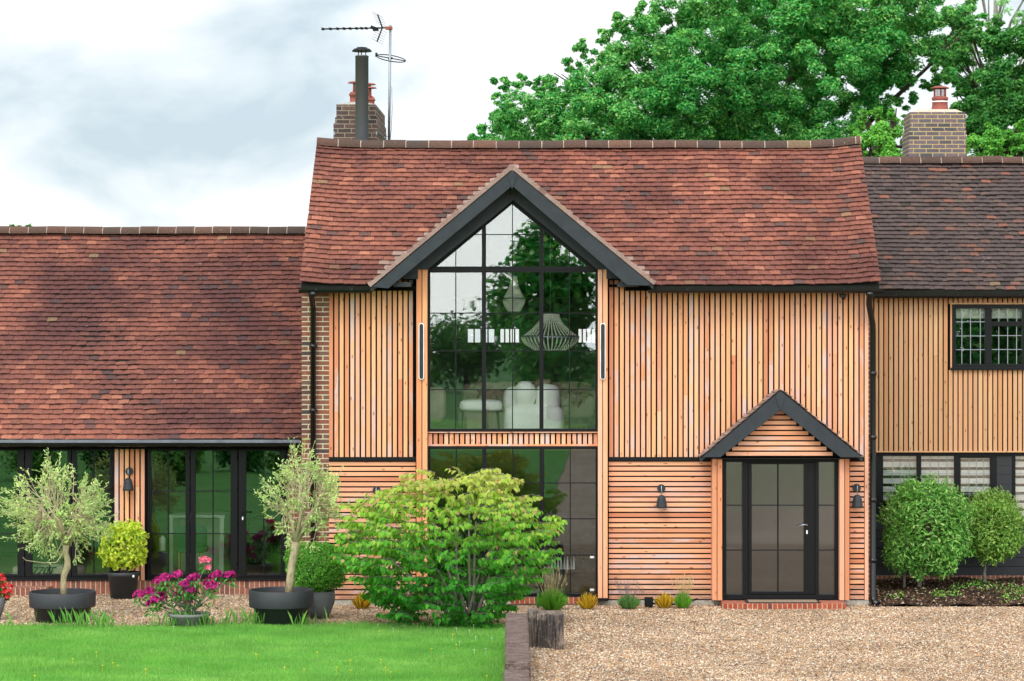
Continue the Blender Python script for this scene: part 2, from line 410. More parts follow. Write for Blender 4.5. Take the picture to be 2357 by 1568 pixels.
def glass(name, refl, tint, rough=0.0, reeded=False, lo=.0):
    m, nt, o = newmat(name)
    fr = nt.nodes.new('ShaderNodeLayerWeight'); fr.inputs[0].default_value = .35
    gl = nt.nodes.new('ShaderNodeBsdfGlossy'); gl.inputs['Roughness'].default_value = rough; gl.inputs['Color'].default_value = (.8, .9, 1, 1) if (reeded or 'door' in name) else (.92, .98, .97, 1)
    tr = nt.nodes.new('ShaderNodeBsdfTransparent'); tr.inputs['Color'].default_value = tint
    mx = nt.nodes.new('ShaderNodeMixShader')
    f = mth(nt, 'ADD', mth(nt, 'MULTIPLY', fr.outputs['Fresnel'], .6), refl)
    L_(nt, f, mx.inputs[0]); L_(nt, tr.outputs[0], mx.inputs[1]); L_(nt, gl.outputs[0], mx.inputs[2])
    if reeded:
        w = nt.nodes.new('ShaderNodeTexWave'); w.bands_direction = 'X'; w.inputs['Scale'].default_value = 22; w.inputs['Distortion'].default_value = 0
        L_(nt, pos(nt), w.inputs['Vector'])
        L_(nt, bump(nt, w.outputs['Fac'], .25, .003), gl.inputs['Normal'])
    else:
        L_(nt, bump(nt, noise(nt, pos(nt, (1, 1, 2.2)), 1.1, 1, .4), .010, .05), gl.inputs['Normal'])
    L_(nt, mx.outputs[0], o.inputs[0]); return m
M['glass'] = glass('window_glass', .115, (.97, .98, .97, 1))
M['glass_dark'] = glass('window_glass_door', .075, (.9, .93, .91, 1))
M['glass_reed'] = glass('reeded_glass', .20, (.3, .3, .29, 1), .025, True)

def leafmat(name, cols, trans=.35, spec=.18, gloss=.5):
    m, nt, o = newmat(name); a, b, c, vec = rv(nt)
    col = ramp(nt, a, [(i/(len(cols)-1), hexc(k)) for i, k in enumerate(cols)])
    cl = noise(nt, pos(nt), 1.3, 2, .5)
    col = mixc(nt, 1.0, col, ramp(nt, cl, [(.3, (.8, .85, .8, 1)), (.7, (1.15, 1.12, 1.1, 1))]), 'MULTIPLY')
    p = nt.nodes.new('ShaderNodeBsdfPrincipled'); L_(nt, col, p.inputs['Base Color']); p.inputs['Roughness'].default_value = gloss; p.inputs['Specular IOR Level'].default_value = spec
    t = nt.nodes.new('ShaderNodeBsdfTranslucent'); L_(nt, mixc(nt, 1.0, col, (1.15, 1.2, .8, 1), 'MULTIPLY'), t.inputs[0])
    mx = nt.nodes.new('ShaderNodeMixShader'); mx.inputs[0].default_value = trans
    L_(nt, p.outputs[0], mx.inputs[1]); L_(nt, t.outputs[0], mx.inputs[2]); L_(nt, mx.outputs[0], o.inputs[0]); return m
M['oak_leaf'] = leafmat('oak_leaves', ['2F8440', '44A050', '62B65C', '389048', '94D06C', '2C7240', 'A8D47C'])
M['oak_leaf2'] = leafmat('darker_leaves', ['2A6A36', '3E823C', '5C9A48', '33743A', '7CB050'])
M['oak_leaf3'] = leafmat('bright_leaves', ['4A9C40', '68B048', '86C052', '4E9C44', '9CCC5C'])
M['pale_leaf'] = leafmat('pale_leaves', ['8FBF86', 'A9CF9A', '7FB27A'])
M['olive_leaf'] = leafmat('olive_leaves', ['A0BA74', 'B8D084', 'CADC8C', 'A8C484', 'D6E69C', '94AE6C'], .3)
M['box_leaf'] = leafmat('box_leaves', ['3E8A30', '5CAA3A', '88C84A', '4A942E', 'B0DC5C'], .25, .25, .4)
M['yellow_leaf'] = leafmat('yellow_leaves', ['9DBB2E', 'C0D238', 'D3DE4C', '86AD2C', 'E0E060', '6E962A'], .35, .25, .4)
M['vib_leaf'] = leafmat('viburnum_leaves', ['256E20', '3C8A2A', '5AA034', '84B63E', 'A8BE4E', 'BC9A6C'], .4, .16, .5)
M['shrub_leaf'] = leafmat('shrub_leaves', ['458A34', '68A844', '90C45C', '56963C', 'B4D880', '367A2C'], .3, .22, .4)
M['rhodo_leaf'] = leafmat('rhodo_leaves', ['2F6A30', '4A8A3C', '6FA650', '3A7434'], .25, .25, .4)
M['magenta'] = leafmat('magenta_petals', ['A81870', 'C42C8A', 'DC4EA4', '9A1462', 'D0409A'], .35)
M['pinkp'] = leafmat('pink_petals', ['F05A90', 'F884AC', 'F8A0BC', 'E8487E'], .35)
M['redp'] = leafmat('red_petals', ['C8102A', 'E02838', 'F05A5A', 'F07A78'], .3)
M['lav'] = leafmat('lavender_green', ['4C8C2C', '6AAA34', '86BE44', '5A9A3A'], .3)
M['lav2'] = leafmat('grey_green', ['4E7C4A', '6A9858', '7FA860'], .3)
M['heather'] = leafmat('yellow_heather', ['B08A20', 'D8B228', 'E8C838', 'A06A28', '6E7A30'], .3)
M['seedhead'] = leafmat('seed_heads', ['B8A070', 'CDB98C', '9C8E60'], .2)
M['purpleh'] = leafmat('faded_lavender', ['6A5A62', '7C6A70', '8A7A70'], .2)
M['buttercup'] = leafmat('buttercup_yellow', ['F4D818', 'F8E040', 'E8C410'], .3)
M['daisy'] = leafmat('daisy_white', ['F4F4F0', 'E8E8E8'], .3)
M['grass'] = leafmat('grass_blades', ['5E9E40', '74B04C', '8ABE5A', '528E3C', '9ECA68'], .35, .3, .5)

def bark(name, a, b):
    m, nt, o = newmat(name); n = noise(nt, pos(nt, (1, 1, .35)), 35, 5, .65, .5)
    princ(nt, o, ramp(nt, n, [(.3, hexc(a)), (.7, hexc(b))]), .85, 0, .2, bump(nt, n, .6, .006)); return m
M['bark_oak'] = bark('oak_bark', '2E2822', '54493C')
M['bark_olive'] = bark('olive_bark', '857A60', 'C2B48E')
M['twig'] = bark('olive_twig', '9C9074', 'C8BA94')
M['bark_grey'] = bark('grey_bark', '5C5850', '8E8A7C')

def sleeper_mat(name='sleeper_timber'):
    m, nt, o = newmat(name); a, b, c, vec = rv(nt)
    n = noise(nt, pos(nt, (2.2, 16, 6)), 1.8, 7, .75, .8); n2 = noise(nt, pos(nt), 26, 5, .7)
    col = ramp(nt, n, [(.36, hexc('2E2624')), (.47, hexc('5E524C')), (.55, hexc('7E746C')), (.66, hexc('A29A92'))])
    li = ramp(nt, n2, [(.56, (0, 0, 0, 1)), (.64, (.8, .8, .8, 1))])
    col = mixc(nt, li, col, hexc('9C9A8C')); col = mixc(nt, mth(nt, 'MULTIPLY', a, .5), col, hexc('4E2E2A'))
    princ(nt, o, col, .9, 0, .2, bump(nt, n, .9, .012)); return m
M['sleeper'] = sleeper_mat()
def sleeper_v():
    m, nt, o = newmat('upright_timber'); a, b, c, vec = rv(nt)
    n = noise(nt, pos(nt, (30, 30, 2)), 1.6, 6, .7, .4); n2 = noise(nt, pos(nt), 26, 5, .7); n3 = noise(nt, pos(nt), 5, 3)
    col = ramp(nt, n, [(.34, hexc('2C2622')), (.5, hexc('6E6056')), (.66, hexc('9A8C80'))])
    col = mixc(nt, ramp(nt, n3, [(.45, (0, 0, 0, 1)), (.6, (.7, .7, .7, 1))]), col, hexc('26282A'))
    col = mixc(nt, ramp(nt, n2, [(.6, (0, 0, 0, 1)), (.66, (.6, .6, .6, 1))]), col, hexc('A9A694'))
    princ(nt, o, col, .9, 0, .2, bump(nt, n, .9, .012)); return m
M['sleeper_v'] = sleeper_v()

GRAV = [(0, hexc('6E5A4C')), (.12, hexc('A89078')), (.3, hexc('C2AC90')), (.46, hexc('B08A6C')), (.58, hexc('D8CCB8')), (.7, hexc('8C8278')), (.82, hexc('C0966C')), (.92, hexc('E4DCD0'))]
def gravel_mat(name, attr=False, tone=None, cells=36):
    m, nt, o = newmat(name)
    if attr:
        a, b, c, vec = rv(nt); col = ramp(nt, a, GRAV, 'CONSTANT'); bm = None
    else:
        vo = nt.nodes.new('ShaderNodeTexVoronoi'); vo.inputs['Scale'].default_value = cells; L_(nt, pos(nt), vo.inputs['Vector'])
        s = nt.nodes.new('ShaderNodeSeparateColor'); L_(nt, vo.outputs['Color'], s.inputs[0])
        col = ramp(nt, s.outputs[0], GRAV, 'CONSTANT')
        col = mixc(nt, ramp(nt, vo.outputs['Distance'], [(.4, (0, 0, 0, 1)), (.8, (.6, .6, .6, 1))]), col, hexc('6A5646'))
        col = mixc(nt, 1.0, col, (1.15, 1.15, 1.15, 1), 'MULTIPLY')
        bm = bump(nt, vo.outputs['Distance'], -.8, .015)
    bigv = noise(nt, pos(nt), .6, 3, .6); mid = noise(nt, pos(nt), 5, 4, .7)
    col = mixc(nt, 1.0, col, ramp(nt, mid, [(.32, (.72, .72, .74, 1)), (.68, (1.22, 1.2, 1.18, 1))]), 'MULTIPLY')
    col = mixc(nt, 1.0, col, ramp(nt, bigv, [(.35, (.68, .62, .55, 1)), (.65, (.92, .86, .78, 1))]), 'MULTIPLY')
    if tone: col = mixc(nt, .45, col, hexc(tone))
    princ(nt, o, col, .85, 0, .25, bm); return m
M['gravel'] = gravel_mat('gravel')
M['gravel_stone'] = gravel_mat('gravel_stones', True)
def lawn_mat(name, a, b, c):
    m, nt, o = newmat(name); n = noise(nt, pos(nt), .9, 5, .65); n2 = noise(nt, pos(nt), 60, 3, .7)
    col = ramp(nt, n, [(.3, hexc(a)), (.5, hexc(b)), (.7, hexc(c))])
    col = mixc(nt, 1.0, col, ramp(nt, n2, [(.3, (.6, .6, .6, 1)), (.7, (1.2, 1.2, 1.2, 1))]), 'MULTIPLY')
    princ(nt, o, col, .9, 0, .1, bump(nt, n2, .6, .02)); return m
M['lawn'] = lawn_mat('lawn', '4A8234', '5C943E', '6CA24A')
M['meadow'] = lawn_mat('meadow', '2F5A2A', '3B6A30', '4A783A')

# ---------------------------------------------------------------- ground
WX = PX(1163, -5.8)           # left edge of the sleeper wall
def wsh(y): return .021*max(0, -5.6-y)      # the wall drifts right as it nears the camera
def sheet(name, x0, x1, y0, y1, z00, z10, mat, nx=1, ny=1, zf=None):
    m = MB(); vs = []; fs = []
    for j in range(ny+1):
        for i in range(nx+1):
            x = x0+(x1-x0)*i/nx; y = y0+(y1-y0)*j/ny
            z = z00+(z10-z00)*j/ny if zf is None else zf(x, y)
            vs.append((x, y, z))
    for j in range(ny):
        for i in range(nx):
            a = j*(nx+1)+i; fs.append((a, a+1, a+nx+2, a+nx+1))
    m.add(vs, fs, (.5, .5, .5)); o = m.build(name, mat); o['kind'] = 'structure'; return o
sheet('ground', -900, 900, -900, 900, 0, 0, M['meadow'], zf=lambda x, y: -.06)
def gz(x, y):      # gravel height: nearly flat, a touch higher by the low wing
    r = 0.0
    if x < -4 and y > -1.6: r = min(1, (y+1.6)/2.2)*.07
    return r
sheet('gravel_path', -16, WX+.01, -3.6, 1.6, 0, 0, M['gravel'], 40, 20, gz)
sheet('gravel_drive', WX+.02, 22, -60, .6, 0, 0, M['gravel'], 1, 1)
LAWN_Y = -3.1
def lawn_edge(x): return LAWN_Y+.10*math.sin(x*1.3+.5)+.05*math.sin(x*4.1)
m = MB(); ly_ = [-90, -40, -20, -12, -8, -5.6, LAWN_Y-.1]
vs = [(-40, y, .02) for y in ly_]+[(WX+.005+wsh(y), y, .02) for y in ly_]
m.add(vs, [(i, i+7, i+8, i+1) for i in range(6)], (.5, .5, .5)); m.build('lawn', M['lawn'])['kind'] = 'structure'
# fringe of the lawn sheet follows the curved edge
m = MB(); xs = np.linspace(-16, WX+.005, 80)
vs = [(x, LAWN_Y-.1, .02) for x in xs]+[(x, max(LAWN_Y-.08, lawn_edge(x)), .02) for x in xs]
m.add(vs, [(i, i+1, 80+i+1, 80+i) for i in range(79)], (.5, .5, .5)); m.build('lawn_border', M['lawn'])['kind'] = 'structure'
RY = 3.0        # right wing stands back
def bedz(x, y): return .02+max(0, min(1, (y+.3)/3.2))*.11+.025*math.sin(x*7)*math.sin(y*5)
sheet('flower_bed', PX(1996), 10, -.28, RY+.3, 0, 0, M['soil'], 60, 24, bedz)

# loose stones over the part of the gravel one sees closely
def stones(name, xr, yr, n, sz, zf, seed, excl=None, mat=None):
    g = np.random.default_rng(seed)
    x = g.uniform(*xr, n); y = g.uniform(*yr, n)
    if excl is not None:
        k = ~excl(x, y); x = x[k]; y = y[k]
    n = len(x); s = g.uniform(sz[0], sz[1], n)
    z = np.array([zf(a, b) for a, b in zip(x, y)])+s*.25
    base = np.array([[1, 0, 0], [0, 1, 0], [-1, 0, 0], [0, -1, 0], [0, 0, .65], [.15, .1, -.5]])
    a = g.uniform(0, 6.28, n); ca, sa = np.cos(a), np.sin(a)
    V = base[None]*g.uniform(.55, 1.2, (n, 6, 1))
    Vx = V[:, :, 0]*ca[:, None]-V[:, :, 1]*sa[:, None]; Vy = V[:, :, 0]*sa[:, None]+V[:, :, 1]*ca[:, None]
    V = np.stack([Vx, Vy, V[:, :, 2]+g.normal(0, .12, (n, 6))], 2)*s[:, None, None]
    V += np.stack([x, y, z], 1)[:, None, :]
    T = np.array([[0, 1, 4], [1, 2, 4], [2, 3, 4], [3, 0, 4]])
    Fc = (np.arange(n)[:, None, None]*6+T[None]).reshape(-1, 3)
    r = np.repeat(g.random((n, 3)), 4, axis=0)
    o = fast_mesh(name, V.reshape(-1, 3), Fc, r, mat or M['gravel_stone'])
    tag(o, {'soil_crumbs': 'dark crumbs and wood chips on the soil of the bed', 'gravel_stones': 'loose tan and pink gravel stones covering the drive', 'path_stones': 'loose gravel stones on the path before the low wing'}[name], 'soil' if mat else 'gravel', kind='stuff'); return o
stones('gravel_stones', (WX+.3, 7.6), (-12.0, .0), 150000, (.008, .021), lambda x, y: 0, 1, lambda x, y: (x < WX+.27+.021*np.maximum(0, -5.6-y)) & (y < -5.5) | ((x > PX(1660)) & (x < PX(1948)) & (y > -.65)) | ((x > PX(1996)) & (y > -.3)) | (x > 7.5))
stones('path_stones', (-9.3, WX+.02), (-3.3, .9), 60000, (.009, .022), gz, 2, lambda x, y: (y > -.02) & (x > -4.1))

mc, ntc, oc = newmat('soil_crumbs'); a_c, b_c, c_c, v_c = rv(ntc)
princ(ntc, oc, ramp(ntc, a_c, [(0, hexc('1E1612')), (.5, hexc('3A2A20')), (.8, hexc('54402F')), (.93, hexc('7A6048')), (.97, hexc('B0A08C'))]), .95, 0, .1)
stones('soil_crumbs', (PX(1998), 7.6), (-.26, 2.95), 9000, (.010, .034), bedz, 9, None, mc)
# grass blades
def blades(name, n, xr, yr, h, w, mat, seed, yfun=None, lean=.5, zb=.02):
    g = np.random.default_rng(seed)
    x = g.uniform(*xr, n); y = g.uniform(*yr, n)
    if yfun is not None:
        e = np.array([lawn_edge(a) for a in x]); k = (y < e) & (x < WX+.021*np.maximum(0, -5.6-y)); x, y = x[k], y[k]
    n = len(x)
    patch = .75+.5*np.sin(x*2.1+np.sin(y*1.7)*2)*np.sin(y*2.6+x)
    H = g.uniform(*h, n)*np.clip(patch, .55, 1.3); W = g.uniform(*w, n)
    a = g.uniform(0, 6.28, n); b = g.uniform(0, 6.28, n); le = g.uniform(.1, lean, n)*H
    A = np.stack([x-np.cos(a)*W, y-np.sin(a)*W, np.full(n, zb-.005)], 1); B = np.stack([x+np.cos(a)*W, y+np.sin(a)*W, np.full(n, zb-.005)], 1)
    T = np.stack([x+np.cos(b)*le, y+np.sin(b)*le, zb+H], 1)
    V = np.stack([A, B, T], 1).reshape(-1, 3); Fc = np.arange(n*3).reshape(-1, 3)
    tone = np.clip(.5+.25*np.sin(x*1.3+1)*np.sin(y*1.9)+.25*np.sin(x*3.7+y*2.2)*np.sin(y*5.1-x)+g.normal(0, .24, n), 0, 1)
    r = np.stack([tone, g.random(n), g.random(n)], 1)
    return fast_mesh(name, V, Fc, r, mat)
o = blades('grass', 330000, (-9.0, WX+.16), (-12.2, LAWN_Y+.1), (.03, .07), (.0022, .0045), M['grass'], 3, True)
tag(o, 'short bright green grass of the lawn', 'grass', kind='stuff')
# taller unmown grass along the far edge of the lawn
g = np.random.default_rng(5); xs = []
tx = np.concatenate([g.uniform(-8.3, WX-.1, 900), g.normal(PX(215, -3), .2, 60), g.normal(PX(180, -3), .35, 50), g.normal(PX(640, -3), .4, 60), g.normal(PX(440, -3), .3, 130), g.normal(PX(580, -3), .15, 60)])
n = len(tx); ty = np.array([lawn_edge(a) for a in tx])-g.uniform(-.05, .15, n)
Ht = g.uniform(.04, .12, n)+np.where(np.arange(n) > 900, g.uniform(0, .22, n), 0)
b = g.uniform(0, 6.28, n); le = Ht*g.uniform(.1, .5, n); a = g.uniform(0, 3.14, n); W = .0022
A = np.stack([tx-np.cos(a)*W, ty-np.sin(a)*W, np.zeros(n)], 1); B = np.stack([tx+np.cos(a)*W, ty+np.sin(a)*W, np.zeros(n)], 1)
Mi = (A+B)/2+np.stack([np.cos(b)*le*.3, np.sin(b)*le*.3, Ht*.6], 1)
T = np.stack([tx+np.cos(b)*le, ty+np.sin(b)*le, Ht], 1)
V = np.stack([A, B, Mi+np.array([.003, 0, 0]), T, Mi-np.array([.003, 0, 0])], 1).reshape(-1, 3)
Fc = np.arange(n)[:, None]*5+np.array([[0, 1, 2, 3]]); Fc2 = np.arange(n)[:, None]*5+np.array([[0, 2, 3, 4]])
r_ = g.random((n, 3))
tag(fast_mesh('tall_grass', V, np.concatenate([Fc, Fc2]), np.concatenate([r_, r_]), M['grass']), 'taller uncut grass along the gravel edge of the lawn', 'grass', kind='stuff')

# buttercups and daisies
def flower_small(name, mat, rad, h):
    m = MB(); m.tube([(0, 0, 0), (0.004, 0, h)], .0015, 4, False, (.1, .5, .5)); mm = m
    pet = []
    for k in range(5):
        a = k*2*math.pi/5; c, s = math.cos(a), math.sin(a); c2, s2 = math.cos(a+.6), math.sin(a+.6); c3, s3 = math.cos(a-.6), math.sin(a-.6)
        m.add([(0, 0, h), (rad*.8*c3, rad*.8*s3, h+rad*.5), (rad*c, rad*s, h+rad*.7), (rad*.8*c2, rad*.8*s2, h+rad*.5)], [(0, 1, 2, 3)])
    return m.build(name, mat)
bc = flower_small('buttercup', M['buttercup'], .018, .085)
pts = [(168,1521),(222,1505),(236,1536),(260,1530),(271,1536),(730,1505),(808,1577-30),(806,1524),(877,1523),(887,1541),(899,1551),(993,1497),(1042,1464),(1050,1488),(1160,1433),(873,1457),(775,1540),(1120,1560),(590,1510),(335,1545),(80,1560),(700,1545),(655,1540)]
first = True
for (px, py) in pts:
    d = (EYE-.09)*F/(py-CY); y = d-DIST; x = (px-CX)/F*d
    o = bc if first else bc.copy()
    if not first: COL.objects.link(o)
    first = False; o.location = (x, y, .02); o.rotation_euler = (0, 0, px)
    tag(o, 'tiny yellow buttercup standing in the lawn grass', 'buttercup', 'buttercups in the lawn')
da = flower_small('daisy', M['daisy'], .014, .07)
pts = [(870,1438),(905,1447),(930,1441),(950,1436),(1050,1446),(1080,1452),(1095,1466),(1058,1478),(1118,1494),(1092,1497),(400,1443),(1090,1440),(1010,1437),(1132,1470)]
first = True
for (px, py) in pts:
    d = (EYE-.09)*F/(py-CY); y = d-DIST; x = (px-CX)/F*d
    o = da if first else da.copy()
    if not first: COL.objects.link(o)
    first = False; o.location = (x, y, .02); o.rotation_euler = (0, 0, px)
    tag(o, 'tiny white daisy in the lawn grass', 'daisy', 'daisies in the lawn')

# ---------------------------------------------------------------- roofs
def wob(x, k=0.0):
    return .5*math.sin(x*1.9+k*1.3)+.3*math.sin(x*4.3+k*2.1+1)+.2*math.sin(x*9.1+k*.7)
def tile_roof(O, U, V, width, length, gauge, tw, keep=None, kick=None, wave=.010, pale=None, skew=None):
    """plain clay tiles laid in courses: every tile its own tilted, cambered slab"""
    O = Vector(O); U = Vector(U).normalized(); V = Vector(V).normalized(); Nn = U.cross(V)
    main = MB(); pl = MB()
    nc = int(length/gauge)+1
    for j in range(nc):
        v0 = j*gauge; off = (j % 2)*.5*tw+random.uniform(-.02, .02); i = 0
        u = -off
        while u < width:
            w = tw*random.uniform(.96, 1.03); u0 = max(u, 0); u1 = min(u+w, width); u += w
            if u1-u0 < .03: continue
            if width-u1 < .03: u1 = width
            uc, vc = (u0+u1)/2, v0+gauge*.5
            pt = O+U*uc+V*vc
            if keep is not None and not keep(pt): continue
            jit = .002*random.gauss(0, 1)
            dv = .006*wob(uc*.9+3, j*.12)+.0025*random.gauss(0, 1)
            t1, t2 = random.gauss(0, .0035), random.gauss(0, .004)
            g = .002; th = .015
            vb = v0+dv; vt = min(v0+gauge*1.45, length+.02)
            def q(uu, vv, nn):
                h_ = nn+jit+wave*wob(uu*1.3, j*.15)-.02*(.5-.5*math.cos(2*math.pi*uu/width))
                if kick: h_ += kick[0]*math.exp(-(uu/.34)**2)+kick[1]*math.exp(-((uu-width)/.34)**2)
                return O+U*uu+V*vv+Nn*h_
            nb = .037; nm = .001
            ua, ub_ = u0+g, u1-g; um = (ua+ub_)/2
            vs = [q(ua, vb+t2, nb+t1), q(um, vb, nb+.004), q(ub_, vb-t2, nb-t1),
                  q(ua, vt, nm), q(um, vt, nm+.004), q(ub_, vt, nm),
                  q(ua, vb+t2, nb+t1-th), q(um, vb, nb+.004-th), q(ub_, vb-t2, nb-t1-th)]
            mb = pl if (pale is not None and pale(pt)) else main
            mb.add(vs, [(0, 1, 4, 3), (1, 2, 5, 4), (6, 7, 1, 0), (7, 8, 2, 1), (0, 3, 6), (2, 8, 5)])
    return main, pl
def ridge_run(mb, mo, x0, x1, y, zf, seg=.30, rad=.115, yoff=0):
    x = x0; n = 10
    while x < x1-.02:
        xe = min(x+seg*random.uniform(.97, 1.03), x1)
        dz = random.gauss(0, .003); rr = rad*random.uniform(.98, 1.03)
        vs = []
        for xx in (x+.006, xe-.006):
            for k in range(n+1):
                a = math.pi*k/n
                vs.append((xx, y-rr*1.0*math.cos(a), zf(xx)+dz-.05+rr*1.05*math.sin(a)))
        fs = [(k, k+1, n+1+k+1, n+1+k) for k in range(n)]+[tuple(range(n, -1, -1)), tuple(range(n+1, 2*n+2))]
        mb.add(vs, fs)
        vs = []
        for xx in (xe-.006, xe+.006):
            for k in range(n+1):
                a = math.pi*k/n
                vs.append((xx, y-(rad-.006)*math.cos(a), zf(xx)-.05+(rad*1.05-.006)*math.sin(a)))
        mo.add(vs, [(k, k+1, n+1+k+1, n+1+k) for k in range(n)])
        x = xe

# ================================================================= MAIN HOUSE
H = thing('timber_clad_house', 'two-storey house clad in larch battens with red tiled roof and large black gable window', 'house', (0, 0, 0))
EY, EZ = -.35, PZ(657, -.35)          # eave
RYm = 2.40; RZ = PZ(337, RYm)         # ridge
SL = (RZ-EZ)/(RYm-EY)
XL, XR = PX(690, EY), PX(2027, EY)
# front gable
GY = -.60
GA = P(1179, 390, GY); GLp = P(853, 661, GY); GRp = P(1504, 656, GY)
GT = (GA.z-GLp.z)/(GA.x-GLp.x)
def gz_at(x): return GA.z-abs(x-GA.x)*GT
def mz_at(y): return EZ+SL*(y-EY)
slopeV = Vector((0, RYm-EY, RZ-EZ)); slen = slopeV.length
def keep_main(p): return not (p.z < gz_at(p.x)+.0 and abs(p.x-GA.x) < 2.2)
def pale_main(p):
    d = (p.z-gz_at(p.x))
    return 0 <= d < (.26 if p.x < GA.x else .17) and GLp.x+.1 < p.x < GRp.x-.1 and random.random() < (.9 if p.x < GA.x else .6)
tm, tp = tile_roof((XL, EY, EZ), (1, 0, 0), slopeV, XR-XL, slen-.02, .119, .168, keep_main, (.05, .06), .005, pale_main)
roof = tm.build('roof', M['tile_main'], H)
o = tp.build('valley_tiles', M['tile_pale'], roof); o['label'] = 'paler new tiles beside the gable'
um = MB()
yv = EY+(GA.z-EZ)/SL
xa = GA.x-(GA.z-EZ)/GT; xb = GA.x+(GA.z-EZ)/GT
poly = [(XL+.02, EY+.01, EZ), (xa, EY+.01, EZ), (GA.x, yv, GA.z), (xb, EY+.01, EZ), (XR-.02, EY+.01, EZ), (XR-.02, RYm, RZ), (XL+.02, RYm, RZ)]
um.prism([Vector(p)+Vector((0, 0, -.012)) for p in poly], (0, 0, -.06), (.2, .2, .2))
BY = 5.15; BZ = RZ-SL*(BY+.3-RYm)
um.prism([Vector((XL, RYm, RZ)), Vector((XR, RYm, RZ)), Vector((XR, BY+.3, BZ)), Vector((XL, BY+.3, BZ))], (0, 0, -.07), (.2, .2, .2))
um.build('roof_deck', M['dark_room'], roof)
rg = MB(); mo = MB()
def rzf(x):
    return RZ+.03+.05*math.exp(-((x-XL)/.35)**2)+.07*math.exp(-((x-XR)/.4)**2)-.012+.008*wob(x*.8)
ridge_run(rg, mo, XL, XR, RYm, rzf, .362, .125)
rg.build('ridge', M['ridge'], roof); mo.build('ridge_mortar', M['mortar'], roof)
# gable roof tiles (left and right slope run back into the main roof)
for sgn, E in ((-1, GLp), (1, GRp)):
    gm = MB()
    d = Vector((-(E.x-GA.x), 0, GA.z-E.z))
    U = Vector((0, -1, 0)) if sgn < 0 else Vector((0, 1, 0))
    O = Vector((E.x, yv+.25, E.z)) if sgn < 0 else Vector((E.x, GY-.03, E.z))
    t1, t2 = tile_roof(O, U, d, yv+.25-GY+.03, d.length-.03, .10, .168, lambda p: mz_at(p.y) < gz_at(p.x)+.10, None, .004)
    t1.build('gable_tiles', M['tile_pale'], roof)
    gd = MB(); off = Vector((0, 0, -.015))
    gd.prism([Vector((GA.x, GY+.01, GA.z))+off, Vector((GA.x, yv, GA.z))+off, Vector((E.x, EY+.1, E.z))+off, Vector((E.x, GY+.01, E.z))+off], (0, 0, -.05))
    gd.build('gable_deck', M['charcoal'], roof)
gr = MB(); gmo = MB()
# gable ridge (runs front to back)
x = GY-.03
while x < yv+.1:
    vs = []; n = 8; xe = x+.3
    for yy in (x+.005, xe-.005):
        for k in range(n+1):
            a = math.pi*k/n; vs.append((GA.x-.085*math.cos(a), yy, GA.z-.02+.085*math.sin(a)))
    gr.add(vs, [(k+1, k, n+1+k, n+1+k+1) for k in range(n)]+[tuple(range(n+1)), tuple(range(2*n+1, n, -1))]); x = xe
gr.build('gable_ridge', M['tile_pale'], roof)
# verge slips: thin pale tile edges above the bargeboard
for A, B in ((GA, GLp), (GA, GRp)):
    vm = MB(); n = 22
    for i in range(n):
        a = A.lerp(B, i/n); b = A.lerp(B, (i+1)/n); nn = Vector((-(B-A).z, 0, (B-A).x)).normalized()
        if nn.z < 0: nn = -nn
        j = random.uniform(-.004, .004)
        vm.prism([a+nn*.0+Vector((0, -.03, 0)), b+nn*.0+Vector((0, -.03, 0)), b+nn*(.075+j)+Vector((0, -.03, 0)), a+nn*(.052+j)+Vector((0, -.03, 0))], (0, .12, 0))
    vm.build('verge_tiles', M['tile_pale'], roof)

# bargeboards
def poly_px(pts, y, d, r=None):
    m = MB(); m.prism([P(a, b, y) for a, b in pts], (0, d, 0), r); return m
yb = GY-.012
m = poly_px([(1179, 391), (856, 661), (894, 664), (1179, 428)], yb, .035); m.build('bargeboard', M['charcoal'], H, .003)
m = poly_px([(1179, 391), (1179, 428), (1444, 657), (1490, 657.5), (1501, 655)], yb, .035); m.build('bargeboard', M['charcoal'], H, .003)
m = poly_px([(1179, 392), (1168, 405), (1178.5, 436), (1190, 405)], yb-.014, .012); m.build('apex_gusset', M['charcoal'], H, .002)
yi = -.24
m = poly_px([(1180, 405), (927, 620), (927, 643), (962, 642), (962, 620), (984, 620), (1181, 461)], yi, .10); m.build('inner_bargeboard', M['charcoal'], H, .003)
m = poly_px([(1180, 405), (1181, 461), (1374, 620), (1396, 620), (1396, 642), (1443, 640), (1443, 627)], yi, .10); m.build('inner_bargeboard', M['charcoal'], H, .003)
m = poly_px([(1180.5, 428), (1172, 438), (1180.5, 464), (1189, 438)], yi-.012, .010); m.build('apex_gusset', M['charcoal'], H, .002)
# gable soffit boxes at the feet
for X0, X1 in ((905, 945), (1421, 1470)):
    MB().pb(X0, X1, 650, 660, -.5, -.02).build('soffit_box', M['charcoal'], H)

# shell: backing boards and structural walls (openings left free)
sh = MB(); t0, t1 = .03, .28
for X0, X1, Y0, Y1 in ((752, 983, 645, 1386), (1377.5, 1663, 645, 1386), (983, 1377.5, 995, 1028), (1663, 1931, 645, 1055), (1931, 1992, 645, 1386)):
    sh.pb(X0, X1, Y0, Y1, t0, t1)
sh.box(XL+.25, PX(957), EY+.25, EY+.9, EZ-.02, EZ+.02); sh.box(PX(1400), XR-.15, EY+.25, EY+.9, EZ-.02, EZ+.02)
sh.build('wall_backing', M['membrane'], H)
